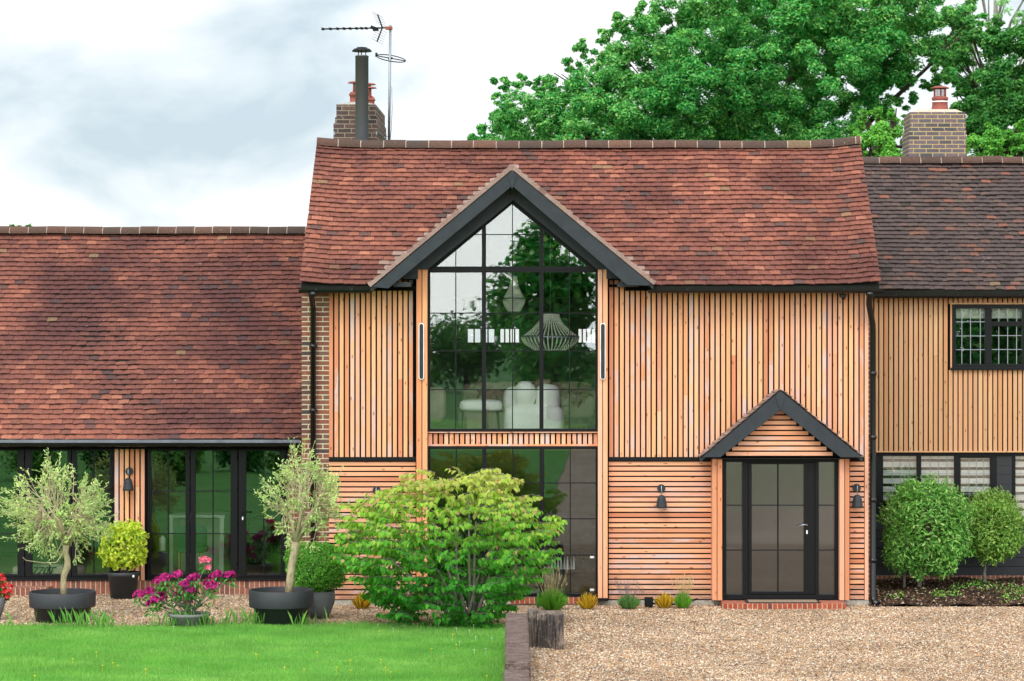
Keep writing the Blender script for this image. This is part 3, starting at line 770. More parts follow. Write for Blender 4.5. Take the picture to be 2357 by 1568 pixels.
# gable infill either side of the triangular glass
gi = MB()
gi.prism([P(1180, 428, -.02), P(925, 645, -.02), P(985, 645, -.02), P(985, 626, -.02), P(1178.5, 466, -.02)], (0, .2, 0))
gi.prism([P(1180, 428, -.02), P(1178.5, 466, -.02), P(1374, 626, -.02), P(1374, 645, -.02), P(1440, 645, -.02)], (0, .2, 0))
gi.build('gable_infill', M['charcoal'], H)
for xw in (XL+.06, XR-.34):
    ew = MB(); ew.prism([Vector((xw, .3, -.05)), Vector((xw, BY, -.05)), Vector((xw, BY, RZ-SL*(BY-RYm)-.09)), Vector((xw, RYm, RZ-.12)), Vector((xw, .3, mz_at(.3)-.1))], (.25, 0, 0))
    ew.build('end_wall', M['brick'], H)
# back wall with the strip windows
bw = MB(); yB = 4.9
zt, zb_ = PZ(755, yB), PZ(791, yB); x0, x1 = XL+.31, XR-.34
bw.box(x0, x1, yB, BY, -.05, zb_); bw.box(x0, x1, yB, BY, zt, mz_at(RYm)-SL*(BY-RYm)-.09)
holes = [(PX(1075, yB), PX(1139, yB)), (PX(1150, yB), PX(1196, yB)), (PX(1330, yB), PX(1371, yB))]
xx = x0
for a, b in holes: bw.box(xx, a, yB, BY, zb_, zt); xx = b
bw.box(xx, x1, yB, BY, zb_, zt)
bw.build('back_wall', M['room_wall'], H)
bf = MB()
for a, b in holes:
    for k in range(0, 5): xx = a+(b-a)*k/4; bf.box(xx-.012, xx+.012, yB+.05, yB+.1, zb_, zt)
    bf.box(a, b, yB+.051, yB+.099, zb_-.01, zb_+.02); bf.box(a, b, yB+.051, yB+.099, zt-.02, zt+.01)
bf.build('back_window_bars', M['black'], H)
fl = MB(); fl.box(x0, x1, .29, yB-.002, 2.36, 2.56); fl.build('upper_floor', M['room_floor'], H)
fl = MB(); fl.box(x0, x1, .29, yB-.002, -.05, .06); fl.build('ground_floor', M['room_floor'], H)
ip = MB()
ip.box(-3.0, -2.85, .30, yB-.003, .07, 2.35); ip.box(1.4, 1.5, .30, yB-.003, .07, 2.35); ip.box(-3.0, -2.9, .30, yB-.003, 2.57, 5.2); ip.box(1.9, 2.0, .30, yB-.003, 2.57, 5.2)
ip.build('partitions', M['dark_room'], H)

# brick pier at the left corner
MB().pb(694.5, 757, 664, 1393, .0, .30).build('brick_pier', M['brick'], H)
# plinths
MB().pb(757, 1664, 1382.5, 1396, -.025, .2).build('plinth', M['concrete'], H)
MB().pb(1176, 1376, 1375, 1390, -.06, -.026).build('brick_sill', M['brick_red'], H)
MB().pb(1931, 2000, 1382.5, 1396, -.025, .2).build('plinth', M['concrete'], H)

# cladding
PITCH, BWID = .0818, .057
def battens_v(mb, X0, X1, Y0, Y1, y, holes=(), pitch=PITCH, w=BWID, d=.028, top=None, shorten=None):
    x = PX(X0, y); xe = PX(X1, y)
    while x+w <= xe+.012:
        jx = random.uniform(-.0015, .0015); segs = [(PZ(Y1, y), PZ(Y0, y))]
        if top is not None: segs = [(PZ(Y1, y), top(x+w/2))]
        for (hx0, hx1, hy0, hy1) in holes:
            a, b, z1, z0 = PX(hx0, y), PX(hx1, y), PZ(hy0, y), PZ(hy1, y)
            if x+w > a and x < b:
                ns = []
                for s0, s1 in segs:
                    if s0 < z0: ns.append((s0, min(s1, z0)))
                    if s1 > z1: ns.append((max(s0, z1), s1))
                segs = ns
        r = (random.random(), random.random(), random.random())
        for s0, s1 in segs:
            if s1-s0 > .02:
                e = random.uniform(-.002, .002)
                if s1-s0 > 2.0 and random.random() < .3:      # butt joint in a long batten
                    c = s0+(s1-s0)*random.uniform(.25, .75)
                    mb.box(x+jx, x+w+jx, y+e, y+d, s0, c-.0015, r); mb.box(x+jx, x+w+jx, y+e+.001, y+d, c, s1, (random.random(), r[1], r[2]))
                else: mb.box(x+jx, x+w+jx, y+e, y+d, s0, s1, r)
        x += pitch
def battens_h(mb, X0, X1, Y0, Y1, y, pitch=PITCH*.965, w=.056, d=.028, clip=None):
    z = PZ(Y0, y)-w; zb = PZ(Y1, y)
    while z >= zb-.015:
        a, b = PX(X0, y), PX(X1, y)
        if clip: a, b = clip(z+w/2, w)
        if b-a > .03:
            r = (random.random(), random.random(), random.random()); e = random.uniform(-.002, .002)
            if b-a > 1.2 and random.random() < .35:
                c = a+(b-a)*random.uniform(.25, .75)
                mb.box(a, c-.001, y+e, y+d, z, z+w, r); mb.box(c, b, y+e+.001, y+d, z, z+w, (random.random(), r[1], r[2]))
            else: mb.box(a, b, y+e, y+d, z, z+w, r)
        z -= pitch
def gz_top(x): return min(PZ(663, 0), 99)
m = MB(); battens_v(m, 757.5, 956, 664, 1052, 0, top=lambda x: PZ(664, 0) if x < PX(900) else PZ(640, 0)); m.build('vertical_cladding', M['wood_v'], H)
m = MB(); battens_v(m, 1402.5, 1990, 664, 1052, 0, top=lambda x: PZ(664, 0) if x > PX(1455) else PZ(640, 0)); m.build('vertical_cladding', M['wood_v'], H)
m = MB(); battens_v(m, 986, 1377, 998.5, 1023, -.035, d=.06); m.build('window_band_cladding', M['wood_v'], H)
m = MB(); m.pb(985, 1378, 1023, 1027, -.06, .02); m.pb(984, 1378, 994.3, 996.5, -.075, .02); m.build('band_trim', M['wood_h'], H)
m = MB(); battens_h(m, 757, 956.5, 1063.5, 1381, 0); m.build('horizontal_cladding', M['wood_h'], H)
m = MB(); battens_h(m, 1401.5, 1639, 1063, 1381, 0); m.build('horizontal_cladding', M['wood_h'], H)
m = MB(); battens_h(m, 1956.5, 1989, 1063, 1381, 0); m.build('horizontal_cladding', M['wood_h'], H)
m = MB(); m.pb(1990.5, 1999, 670, 1381, -.012, .2); m.build('corner_board', M['wood_v'], H)
for X0, X1 in ((757, 958), (1402, 1640), (1956, 1990)):
    MB().pb(X0, X1, 1052.5, 1061, -.035, .03).build('drip_flashing', M['black'], H)
# projecting posts either side of the window
for i, (a, b, c) in enumerate(((958.5, 971, 983.2), (1376.4, 1387, 1398.6))):
    for (X0, X1) in ((a, b-.6), (b+1.2, c)):
        MB().pb(X0, X1, 620, 1377, -.20, .02, (random.random(), .1, .5)).build('post_board', M['wood_v'], H, .002)
    MB().pb(b-.55, b+1.15, 621, 1376, -.185, .02).build('post_core', M['membrane'], H)
    MB().pb(a-1, c+1, 1377.2, 1384, -.21, .02).build('post_foot', M['black'], H)

# ---- windows
def panes(cells, y, gl, parent, tilt=.0016):
    m = MB()
    for (a, b, c, d) in cells:
        tx, tz = random.gauss(0, tilt), random.gauss(0, tilt); x0_, x1_ = PX(a, y), PX(b, y); z0_, z1_ = PZ(d, y), PZ(c, y); vs = []
        for dy in (0, .004):
            for (xx, zz) in ((x0_, z0_), (x1_, z0_), (x1_, z1_), (x0_, z1_)): vs.append((xx, y+dy+tx*(xx-(x0_+x1_)/2)+tz*(zz-(z0_+z1_)/2), zz))
        m.add(vs, [(0, 1, 2, 3), (7, 6, 5, 4), (0, 4, 5, 1), (1, 5, 6, 2), (2, 6, 7, 3), (3, 7, 4, 0)])
    return m.build('pane', gl, parent)
def window(parent, name, ya, outer, mull_v, mull_h, bars_v, bars_h, mat_frame, gl, depth=.07, fw=5.0, extra=None):
    """frame ring + mullions in one mesh; thin glazing bars and the pane as sub-parts"""
    X0, X1, Y0, Y1 = outer
    m = MB(); m.pb(X0, X0+fw, Y0, Y1, ya, ya+depth); m.pb(X1-fw, X1, Y0, Y1, ya, ya+depth)
    m.pb(X0+fw, X1-fw, Y0, Y0+fw, ya, ya+depth); m.pb(X0+fw, X1-fw, Y1-fw*1.3, Y1, ya, ya+depth)
    for a, b in mull_v: m.pb(a, b, Y0+fw, Y1-fw*1.3, ya+.004, ya+depth-.004)
    for a, b in mull_h: m.pb(X0+fw, X1-fw, a, b, ya+.007, ya+depth-.007)
    fr = m.build(name, mat_frame, parent, .003)
    b_ = MB()
    for x in bars_v: b_.pb(x-1.1, x+1.1, Y0+fw-1, Y1-fw, ya+.014, ya+depth-.014)
    for y in bars_h: b_.pb(X0+fw-1, X1-fw+1, y-1.1, y+1.1, ya+.017, ya+depth-.017)
    if b_.f: b_.build('glazing_bars', mat_frame, fr)
    xs_ = sorted([X0+fw-1, X1-fw+1]+[(a+b)/2 for a, b in mull_v]+list(bars_v)); ys_ = sorted([Y0+fw-1, Y1-fw]+list(bars_h))
    panes([(xs_[i], xs_[i+1], ys_[j], ys_[j+1]) for i in range(len(xs_)-1) for j in range(len(ys_)-1)], ya+.035, gl, fr)
    return fr
yw = -.06
win = window(H, 'gable_window', yw, (984.5, 1376, 622, 994), [(1109, 1118.5), (1241.5, 1251)], [], [1049, 1179.5, 1310.5], [721, 808, 897], M['black'], M['glass'], .09, 5.5)
# triangular light above
m = MB()
m.pb(984.5, 1376, 613.5, 621.9, yw-.004, yw+.09)
m.prism([P(1178.5, 461, yw), P(992, 615, yw), P(1003, 615, yw), P(1178.5, 470, yw)], (0, .09, 0))
m.prism([P(1178.5, 461, yw), P(1178.5, 470, yw), P(1355, 615, yw), P(1366, 615, yw)], (0, .09, 0))
def ttop(px): return 466+abs(px-1178.5)*(615-466)/(1179-998)
for a, b in ((1109, 1118.5), (1241.5, 1251)):
    m.prism([P(a, ttop(a)-3, yw+.004), P(a, 614, yw+.004), P(b, 614, yw+.004), P(b, ttop(b)-3, yw+.004)], (0, .08, 0))
tri = m.build('gable_light', M['black'], H)
m = MB()
for x in (1049, 1179.5, 1310.5): m.prism([P(x-1, ttop(x)-2, yw+.014), P(x-1, 614, yw+.014), P(x+1, 614, yw+.014), P(x+1, ttop(x)-2, yw+.014)], (0, .06, 0))
m.pb(1088, 1270, 539, 541, yw+.017, yw+.07)
m.build('glazing_bars', M['black'], tri)
m = MB(); m.prism([P(1178.5, 467, yw+.035), P(999, 614.5, yw+.035), P(1358, 614.5, yw+.035)], (0, .004, 0)); m.build('pane', M['glass'], tri)
window(H, 'lower_window', yw, (984.5, 1377, 1028, 1374), [(1110, 1119), (1242, 1252.5)], [], [1050.4, 1180.4, 1312.5], [1112, 1194.4, 1277.8], M['black'], M['glass_dark'], .09, 6)
m = MB(); m.pb(1358, 1367.5, 1280, 1285, yw+.028, yw+.031); m.pb(1358, 1367.5, 1355, 1360.5, yw+.028, yw+.031); m.build('window_sticker', M['white_metal'], H)

# ---- porch
py_ = -.50
PA = P(1796, 897, py_); PLp = P(1613, 1054, py_); PRp = P(1986, 1053, py_)
m = poly_px([(1796, 899), (1616, 1052.5), (1658, 1053), (1797, 944)], py_-.01, .03); porch_b = m.build('porch_bargeboard', M['charcoal'], H, .003)
m = poly_px([(1796, 899), (1797, 944), (1935, 1053), (1984, 1053)], py_-.01, .03); m.build('porch_bargeboard', M['charcoal'], H, .003)
m = poly_px([(1796, 900), (1784, 911), (1797, 948), (1808.5, 911)], py_-.022, .011); m.build('porch_gusset', M['charcoal'], H, .002)
for A, B, s in ((PA, PLp, -1), (PA, PRp, 1)):
    d = A-B; U = Vector((0, -1, 0)) if s < 0 else Vector((0, 1, 0))
    O = Vector((B.x, -.005, B.z)) if s < 0 else Vector((B.x, py_-.03, B.z))
    t1_, _ = tile_roof(O, U, Vector((d.x, 0, d.z)), -.005-(py_-.03), d.length-.02, .10, .165, None, None, .003)
    t1_.build('porch_tiles', M['tile_pale'], H)
    q = MB(); o3 = Vector((0, 0, -.012)); q.prism([Vector((A.x, py_+.02, A.z))+o3, Vector((A.x, -.005, A.z))+o3, Vector((B.x, -.005, B.z))+o3, Vector((B.x, py_+.02, B.z))+o3], (0, 0, -.05)); q.build('porch_deck', M['charcoal'], H)
q = MB(); q.prism([P(1797, 930, -.30), P(1660, 1052, -.30), P(1934, 1052, -.30)], (0, .28, 0)); q.build('porch_backing', M['membrane'], H)
def pclip(z, w):
    zt_ = z+w/2; k = (PA.z-.30-zt_)/((PA.z-PLp.z)/(PA.x-PLp.x)); k = max(k, 0)+.05
    return max(PA.x-k, PX(1655, -.32)), min(PA.x+k, PX(1940, -.32))
m = MB(); battens_h(m, 1660, 1934, 945, 1056, -.33, d=.026, clip=pclip); m.build('porch_cladding', M['wood_h'], H)
MB().pb(1657, 1938, 1054.6, 1057, -.32, -.0).build('porch_head', M['black'], H)
for a, b, c in ((1639.5, 1650.5, 1662.3), (1932.8, 1944, 1955.3)):
    for X0, X1 in ((a, b-.6), (b+.9, c)): MB().pb(X0, X1, 1056.5, 1382, -.29, .02, (random.random(), .2, .5)).build('porch_post', M['wood_v'], H, .002)
    MB().pb(b-.55, b+.85, 1057, 1381, -.275, .02).build('post_core', M['membrane'], H)
# door set
yd = -.12
m = MB()
m.pb(1663.5, 1931.5, 1057, 1064, yd, yd+.09); m.pb(1663.5, 1931.5, 1369, 1382, yd, yd+.09)
for a, b in ((1663.5, 1671.8), (1709, 1722), (1876, 1884.8), (1921.3, 1931.5)): m.pb(a, b, 1064.2, 1368.8, yd, yd+.09)
df = m.build('door_frame', M['black'], H, .003)
m = MB()
for a, b in ((1671.8, 1709), (1884.8, 1921.3)):
    for yy in (1163, 1266.3): m.pb(a, b, yy-1.2, yy+1.2, yd+.02, yd+.06)
m.build('glazing_bars', M['black'], df)
for a, b in ((1671, 1710), (1884, 1922)):
    MB().pb(a, b, 1063.5, 1369.5, yd+.037, yd+.043).build('pane', M['glass_reed'], df)
m = MB(); yl = yd-.012
m.pb(1722.6, 1730.5, 1064.6, 1368, yl, yl+.06); m.pb(1850.5, 1875.4, 1064.6, 1368, yl, yl+.06)
m.pb(1730.5, 1850.5, 1064.6, 1069, yl, yl+.06); m.pb(1730.5, 1850.5, 1361.5, 1368, yl, yl+.06)
door = m.build('front_door', M['black'], H, .003)
m = MB(); m.pb(1789.5, 1792, 1069, 1361.5, yl+.012, yl+.05)
for yy in (1163, 1266.3): m.pb(1730.5, 1850.5, yy-1.2, yy+1.2, yl+.014, yl+.048)
m.build('glazing_bars', M['black'], door)
MB().pb(1730, 1851, 1068.5, 1362, yl+.027, yl+.033).build('pane', M['glass_reed'], door)
m = MB(); hz = PZ(1209, yl)
m.tube([P(1858, 1209, yl), P(1858, 1209, yl-.05)], .01, 8); m.tube([P(1858.5, 1208, yl-.05), P(1850, 1208, yl-.055), P(1838, 1211, yl-.05)], .0095, 8)
m.build('handle', M['steel'], door)
m = MB(); m.tube([P(1857.5, 1222, yl), P(1857.5, 1222, yl-.008)], .011, 10); m.pb(1855.8, 1859, 1222, 1229, yl-.007, yl); m.build('keyhole', M['white_metal'], door)
m = MB(); m.pb(1673, 1920, 1369, 1379, yd-.04, yd-.002); m.build('threshold', M['black'], df)
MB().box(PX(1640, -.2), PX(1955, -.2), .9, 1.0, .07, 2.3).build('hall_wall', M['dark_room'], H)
# brick step
sx0, sx1 = PX(1663, -.66), PX(1947, -.66)
MB().box(sx0, sx1, -.66, -.13, -.02, .088).build('brick_step', M['brick_red'], H, .004)

# gutters, downpipes
def gutter(parent, X0, X1, Y, y, rad=.052, n=9, brk=7):
    m = MB(); xa_, xb_ = PX(X0, y), PX(X1, y); z = PZ(Y, y)
    vs = []
    for xx in (xa_, xb_):
        for rr in (rad, rad-.006):
            for k in range(n+1):
                a = math.pi*k/n; vs.append((xx, y-rr*math.cos(a), z-rr*1.05*math.sin(a)))
    q = n+1; fs = []
    for k in range(n):
        fs.append((k, k+1, 2*q+k+1, 2*q+k)); fs.append((q+k+1, q+k, 3*q+k, 3*q+k+1))
    fs += [(0, q, 3*q, 2*q), (n, 2*q+n, 3*q+n, q+n)]
    fs += [tuple(list(range(0, q))), tuple(list(range(3*q-1, 2*q-1, -1)))]
    m.add(vs, fs, (.5, .5, .5)); g_ = m.build('gutter', M['gutter'], parent)
    b_ = MB(); L = xb_-xa_; k = max(2, int(L/.9))
    for i in range(k):
        xx = xa_+L*(i+.5)/k; b_.box(xx-.014, xx+.014, y-rad-.008, y+rad+.03, z-.008, z+.014)
        b_.box(xx-.012, xx+.012, y+rad, y+rad+.03, z-.05, z+.05)
    b_.build('bracket', M['gutter'], g_); return g_
gutter(H, 688, 851, 667, -.38); gutter(H, 1492, 2032, 667, -.38)
MB().pb(700, 958, 659, 669, -.20, -.03).build('fascia', M['membrane'], H)
MB().pb(1440, 2000, 659, 669, -.20, -.03).build('fascia', M['membrane'], H)
def pipe(parent, pts, rad, clips):
    m = MB(); m.tube(pts, rad, 14); o = m.build('downpipe', M['gutter'], parent)
    for (p, h) in clips:
        c = MB(); c.tube([p+Vector((0, 0, -h)), p+Vector((0, 0, h))], rad+.006, 14); c.box(p.x-rad-.02, p.x+rad+.02, p.y+rad*.6, p.y+rad+.05, p.z-.012, p.z+.012)
        c.build('pipe_clip', M['gutter'], o)
    return o
xc = PX(720.5, -.1)
pipe(H, [Vector((xc, -.36, PZ(672, -.36))), Vector((xc, -.34, PZ(680, -.36))), Vector((xc, -.14, PZ(700, -.2))), Vector((xc, -.085, PZ(712, -.1))), Vector((xc, -.085, .05))], .043,
     [(Vector((xc, -.085, PZ(v, -.08))), .03) for v in (797, 945, 1080, 1220)])
xr = PX(2009.5, -.05)
pipe(H, [Vector((PX(2001, -.36), -.36, PZ(672, -.36))), Vector((PX(2001, -.3), -.34, PZ(684, -.34))), Vector((PX(2001, -.3), -.26, PZ(700, -.3))), Vector((xr-.01, -.06, PZ(745, -.1))), Vector((xr, -.02, PZ(765, -.1))), Vector((xr, -.02, .14)), Vector((xr+.01, -.06, .05)), Vector((xr+.07, -.16, .02))], .048,
     [(Vector((xr, -.02, PZ(v, 0))), .035) for v in (860, 1007, 1151, 1290)])
m = MB(); m.tube([P(2002, 668, -.38)+Vector((0, 0, -.03)), P(2002, 684, -.38)], [.07, .05], 12); m.build('gutter_outlet', M['gutter'], H)
m = MB(); m.tube([P(720.5, 668, -.38)+Vector((0, 0, -.03)), P(720.5, 684, -.38)], [.065, .045], 12); m.build('gutter_outlet', M['gutter'], H)

# chimney behind the main ridge
cy0, cy1 = 3.2, 5.5
ch = MB()
zA, zB = PZ(240, cy0), PZ(284, cy0); zb0 = 5.6
xl0, xr0 = PX(767.5, cy0), PX(868, cy0); xl1, xr1 = PX(773.5, cy0), PX(866, cy0)
ch.box(xl0, xr0, cy0, cy1, zb0, zB); ch.box(xl1-.02, xr1+.01, cy0+.03, cy1-.03, zB+.001, PZ(270, cy0)); ch.box(xl1, xr1-.01, cy0+.05, cy1-.05, PZ(270, cy0)+.001, zA)
chm = ch.build('chimney', M['brick_ch'], H)
m = MB(); m.lathe((0, 0, 0), [(.02, .09), (.5, .05), (.72, 0)], 4)
m2 = MB(); cxm = (xl1+xr1)/2; hx = (xr1-xl1)/2
m2.add([(xl1+.01, cy0+.06, zA), (xr1-.02, cy0+.06, zA), (xr1-.02, cy1-.06, zA), (xl1+.01, cy1-.06, zA), (xl1+.2, cy0+.25, zA+.06), (xr1-.2, cy0+.25, zA+.06), (xr1-.2, cy1-.25, zA+.06), (xl1+.2, cy1-.25, zA+.06)],
       [(0, 1, 5, 4), (1, 2, 6, 5), (2, 3, 7, 6), (3, 0, 4, 7), (4, 5, 6, 7)])
m2.build('flaunching', M['concrete'], chm)
def small_pot(px, topy, capy, y):
    m = MB(); base = Vector((PX(px, y), y, zA+.02)); h = PZ(topy, y)-base.z
    m.lathe(base, [(.075, 0), (.085, h*.25), (.07, h*.3), (.07, h*.7), (.085, h*.72), (.085, h*.85), (.06, h), (.02, h)], 14)
    o_ = m.build('chimney_pot', M['terracotta'], chm)
    m = MB(); t = base+Vector((0, 0, h)); ct = PZ(capy, y)
    m.tube([t, Vector((t.x, t.y, ct))], [.022, .018], 6); m.lathe((t.x, t.y, ct-.012), [(.11, 0), (.09, .02), (.01, .035)], 16); m.lathe((t.x, t.y, ct-.012), [(.11, 0), (.01, .006)], 16)
    m.build('pot_cowl', M['terracotta'], chm)
small_pot(815, 212, 190, 3.7); small_pot(851, 222, 194, 4.4); small_pot(852.5, 226, 202, 4.0)
m = MB(); fy = 2.85; fx = PX(833, fy); fr_ = (848.5-818)/2/F*(DIST+fy)
m.lathe((fx, fy, 0), [(fr_, 6.6), (fr_, PZ(131, fy)), (fr_*1.04, PZ(131, fy)), (fr_*1.04, PZ(129, fy)), (fr_*.9, PZ(128, fy)), (fr_*.85, PZ(128, fy)), (fr_*.85, PZ(150, fy))], 28)
flue = m.build('stove_flue', M['flue'], H)
m = MB(); ct = PZ(119, fy)
m.lathe((fx, fy, ct), [(.162, 0), (.165, .012), (.13, .045), (.09, .055), (.085, .068), (.0, .078)], 28); m.lathe((fx, fy, ct), [(.162, 0), (.01, .02)], 28)
for k in range(3):
    a = 2*math.pi*k/3+.5; m.tube([(fx+.07*math.cos(a), fy+.07*math.sin(a), PZ(129, fy)), (fx+.07*math.cos(a), fy+.07*math.sin(a), ct+.02)], .008, 6)
m.build('flue_cowl', M['black'], flue)

# TV aerial on its mast
ay = 4.6
A0 = P(894.5, 330, ay); AE = thing('tv_aerial', 'tall aerial mast strapped to the brick chimney, with long toothed boom and ring antenna', 'aerial', tuple(A0))
m = MB(); top = P(898.5, 58, ay); m.tube([A0+Vector((0, 0, -.4)), top], .022, 8); m.tube([P(897.5, 200, ay)+Vector((.03, 0, 0)), P(900, 250, ay)+Vector((.02, 0, 0)), P(895, 300, ay)+Vector((.04, 0, 0)), P(897, 330, ay)], .006, 5); m.build('mast', M['galv'], AE)
m = MB(); b0 = P(743, 67, ay); b1 = P(899, 64, ay)
m.tube([b0, b1], .013, 6)
for px in (743, 760.5, 777, 792, 806, 821, 832.5, 843):
    c = P(px, 67-(px-743)*.018, ay)
    for sx_, sz_ in ((1, 1), (1, -1)):
        m.tube([c+Vector((-.018*sx_, -.05, -.018*sz_)), c+Vector((.018*sx_, .05, .018*sz_))], .008, 4)
    m.tube([c+Vector((0, -.07, 0)), c+Vector((0, .07, 0))], .006, 4); m.ball(c, .025, .02, .025, 6, 4)
m.build('director_boom', M['black'], AE)
m = MB(); v0 = P(880, 64, ay)
for (ex, ey) in ((869, 33), (867.8, 96.5)):
    e_ = P(ex, ey, ay); m.tube([v0, e_], .012, 6)
    for k in range(1, 7):
        c = v0.lerp(e_, k/6.2); m.tube([c+Vector((-.085, -.12, .035)), c+Vector((.085, .12, -.035))], .003, 4)
m.tube([P(853, 62, ay), P(866, 67, ay)], .03, 6); m.pb(858, 871, 66, 71, ay-.03, ay+.03); m.build('reflector', M['black'], AE)
m = MB(); m.pb(887, 903, 61, 68, ay-.035, ay+.035); m.build('clamp', M['terracotta'], AE)
m = MB(); c = P(900, 134.5, ay); ring = []
for k in range(25):
    a = 2*math.pi*k/24; ring.append(c+Vector((.25*math.cos(a), .25*math.sin(a), .075*math.sin(a)-.045*math.cos(a))))
m.tube(ring, .009, 6, False); m.tube([ring[12], c, ring[0]], .009, 6); m.tube([ring[12]+Vector((0, 0, -.02)), ring[12]+Vector((0, 0, .05))], .02, 6)
m.tube([P(893, 135, ay), P(904, 134, ay)], .018, 6); m.build('ring_antenna', M['black'], AE)
m = MB()
m.tube([Vector((xr0+.01, cy0+.0, PZ(306, cy0))), Vector((xr0+.012, ay, PZ(306, cy0)+.02)), P(896, 312, ay)], .006, 5); m.pb(886-21, 868, 303, 311, cy0-.006, cy0-.001); m.pb(767.6, 771, 303, 311, cy0-.006, cy0-.001)
m.build('chimney_strap', M['galv'], AE)

# ================================================================= LEFT WING
LY = 1.0
W1 = thing('single_storey_wing', 'low single-storey wing at the left with a long red tiled roof over black glazed doors', 'house', (PX(350, LY), LY, 0))
eY = LY-.35; eZ = PZ(1012, eY); rY = 4.06; rZ = PZ(536, rY)
sv = Vector((0, rY-eY, rZ-eZ)); wx0, wx1 = -10.6, PX(693, 0)-.0
t1_, _ = tile_roof((wx0, eY, eZ), (1, 0, 0), sv, wx1-wx0, sv.length-.03, .1095, .165, None, None, .005)
rf = t1_.build('roof', M['tile_left'], W1)
m = MB(); m.prism([Vector((wx0, eY, eZ-.01)), Vector((wx1, eY, eZ-.01)), Vector((wx1, rY, rZ-.01)), Vector((wx0, rY, rZ-.01))], (0, 0, -.07))
m.prism([Vector((wx0, rY, rZ)), Vector((wx1, rY, rZ)), Vector((wx1, rY+3.2, eZ+.1)), Vector((wx0, rY+3.2, eZ+.1))], (0, 0, -.07)); m.build('roof_deck', M['dark_room'], rf)
rg = MB(); mo = MB(); ridge_run(rg, mo, wx0, wx1, rY, lambda x: rZ+.035+.006*wob(x), .312, .115); rg.build('ridge', M['ridge'], rf); mo.build('ridge_mortar', M['mortar'], rf)
m = MB(); m.pb(-200, 691, 1012.5, 1019.5, eY-.03, eY+.08); m.build('lead_flashing', M['lead'], W1)
gutter(W1, -200, 691, 1021, eY-.03, .05)
MB().pb(-200, 691, 1014, 1034, eY+.10, LY+.02).build('fascia', M['membrane'], W1)
# doors
def bifold(parent, X0, X1, Y0, Y1, panels, handle=None, y=LY):
    m = MB(); m.pb(X0, X1, Y0, Y0+4, y, y+.1); m.pb(X0, X1, Y1-6, Y1, y, y+.1); m.pb(X0, X0+4, Y0+4, Y1-6, y, y+.1); m.pb(X1-4, X1, Y0+4, Y1-6, y, y+.1)
    m.pb(X0-3, X1+3, Y1, Y1+2.5, y-.05, y+.1)
    fr = m.build('door_frame', M['black'], parent, .003)
    for i, (a, b, c, d, bar) in enumerate(panels):        # leaf outer a..d, glass b..c
        m = MB(); ya = y-.012
        m.pb(a, b, Y0+4.3, Y1-6.3, ya, ya+.06); m.pb(c, d, Y0+4.3, Y1-6.3, ya, ya+.06)
        m.pb(b, c, Y0+4.3, Y0+9, ya, ya+.06); m.pb(b, c, Y1-12.5, Y1-6.3, ya, ya+.06)
        lf = m.build('glazed_door', M['black'], parent, .003)
        m = MB(); m.pb(bar-1.2, bar+1.2, Y0+9, Y1-12.5, ya+.012, ya+.05)
        for yy in (1130.4, 1228.3): m.pb(b, c, yy-1.2, yy+1.2, ya+.014, ya+.048)
        m.build('glazing_bars', M['black'], lf)
        ys_ = [Y0+8.5, 1130.4, 1228.3, Y1-12]; panes([(p_, q_, ys_[j], ys_[j+1]) for p_, q_ in ((b-.5, bar), (bar, c+.5)) for j in range(3)], ya+.028, M['glass_dark'], lf)
        if handle == i:
            m = MB(); m.tube([P(c+ -0 if False else b-8, 1179.6, ya), P(b-8, 1179.6, ya-.05)], .009, 8); m.tube([P(b-8.5, 1179.6, ya-.05), P(b+12, 1180, ya-.052)], .009, 8); m.build('handle', M['black'], lf)
            m = MB(); m.pb(b-9, b-6, 1190, 1197, ya-.006, ya); m.build('keyhole', M['white_metal'], lf)
        for yy in (1050, 1120, 1200, 1290): m = MB(); m.tube([P(d-1, yy, ya-.008), P(d-1, yy+9, ya-.008)], .009, 6); m.build('hinge', M['black'], lf)
bifold(W1, 340, 662.5, 1029, 1334, [(344.5, 347.5, 427, 437, 387), (438.5, 449.5, 530.5, 547, 490), (549, 566, 646, 658, 607)], 2)
bifold(W1, -180, 262, 1029, 1334, [(-175, -165, -85, -74, -125), (-72, -62, 40, 56, -10), (57.5, 73.5, 155, 164, 114), (165.5, 176.5, 252.5, 257.5, 215.5)])
m = MB(); battens_v(m, 264, 338, 1029, 1336, LY-.02, d=.03); m.build('cladding', M['wood_v'], W1)
MB().pb(262.5, 339.5, 1029, 1337, LY+.012, LY+.2).build('wall_backing', M['membrane'], W1)
MB().pb(663, 700, 1029, 1380, LY, LY+.2).build('brick_wall', M['brick'], W1)
MB().pb(-200, 662.5, 1337, 1380, LY-.02, LY+.25).build('brick_plinth', M['brick_s'], W1)
MB().pb(20, 110, 1353, 1380, LY-.30, LY-.021).build('brick_plinth', M['brick_s'], W1)
MB().pb(560, 662, 1355, 1380, LY-.12, LY-.021).build('brick_plinth', M['brick_s'], W1)
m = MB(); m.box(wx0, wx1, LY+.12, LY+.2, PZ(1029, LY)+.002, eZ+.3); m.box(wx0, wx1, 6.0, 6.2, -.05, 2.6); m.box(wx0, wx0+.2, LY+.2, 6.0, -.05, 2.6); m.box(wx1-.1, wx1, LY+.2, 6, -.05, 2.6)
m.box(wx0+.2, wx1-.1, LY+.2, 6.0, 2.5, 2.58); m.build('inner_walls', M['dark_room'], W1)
MB().box(wx0+.2, wx1-.1, LY+.12, 6, .1, .30).build('floor', M['room_floor'], W1)

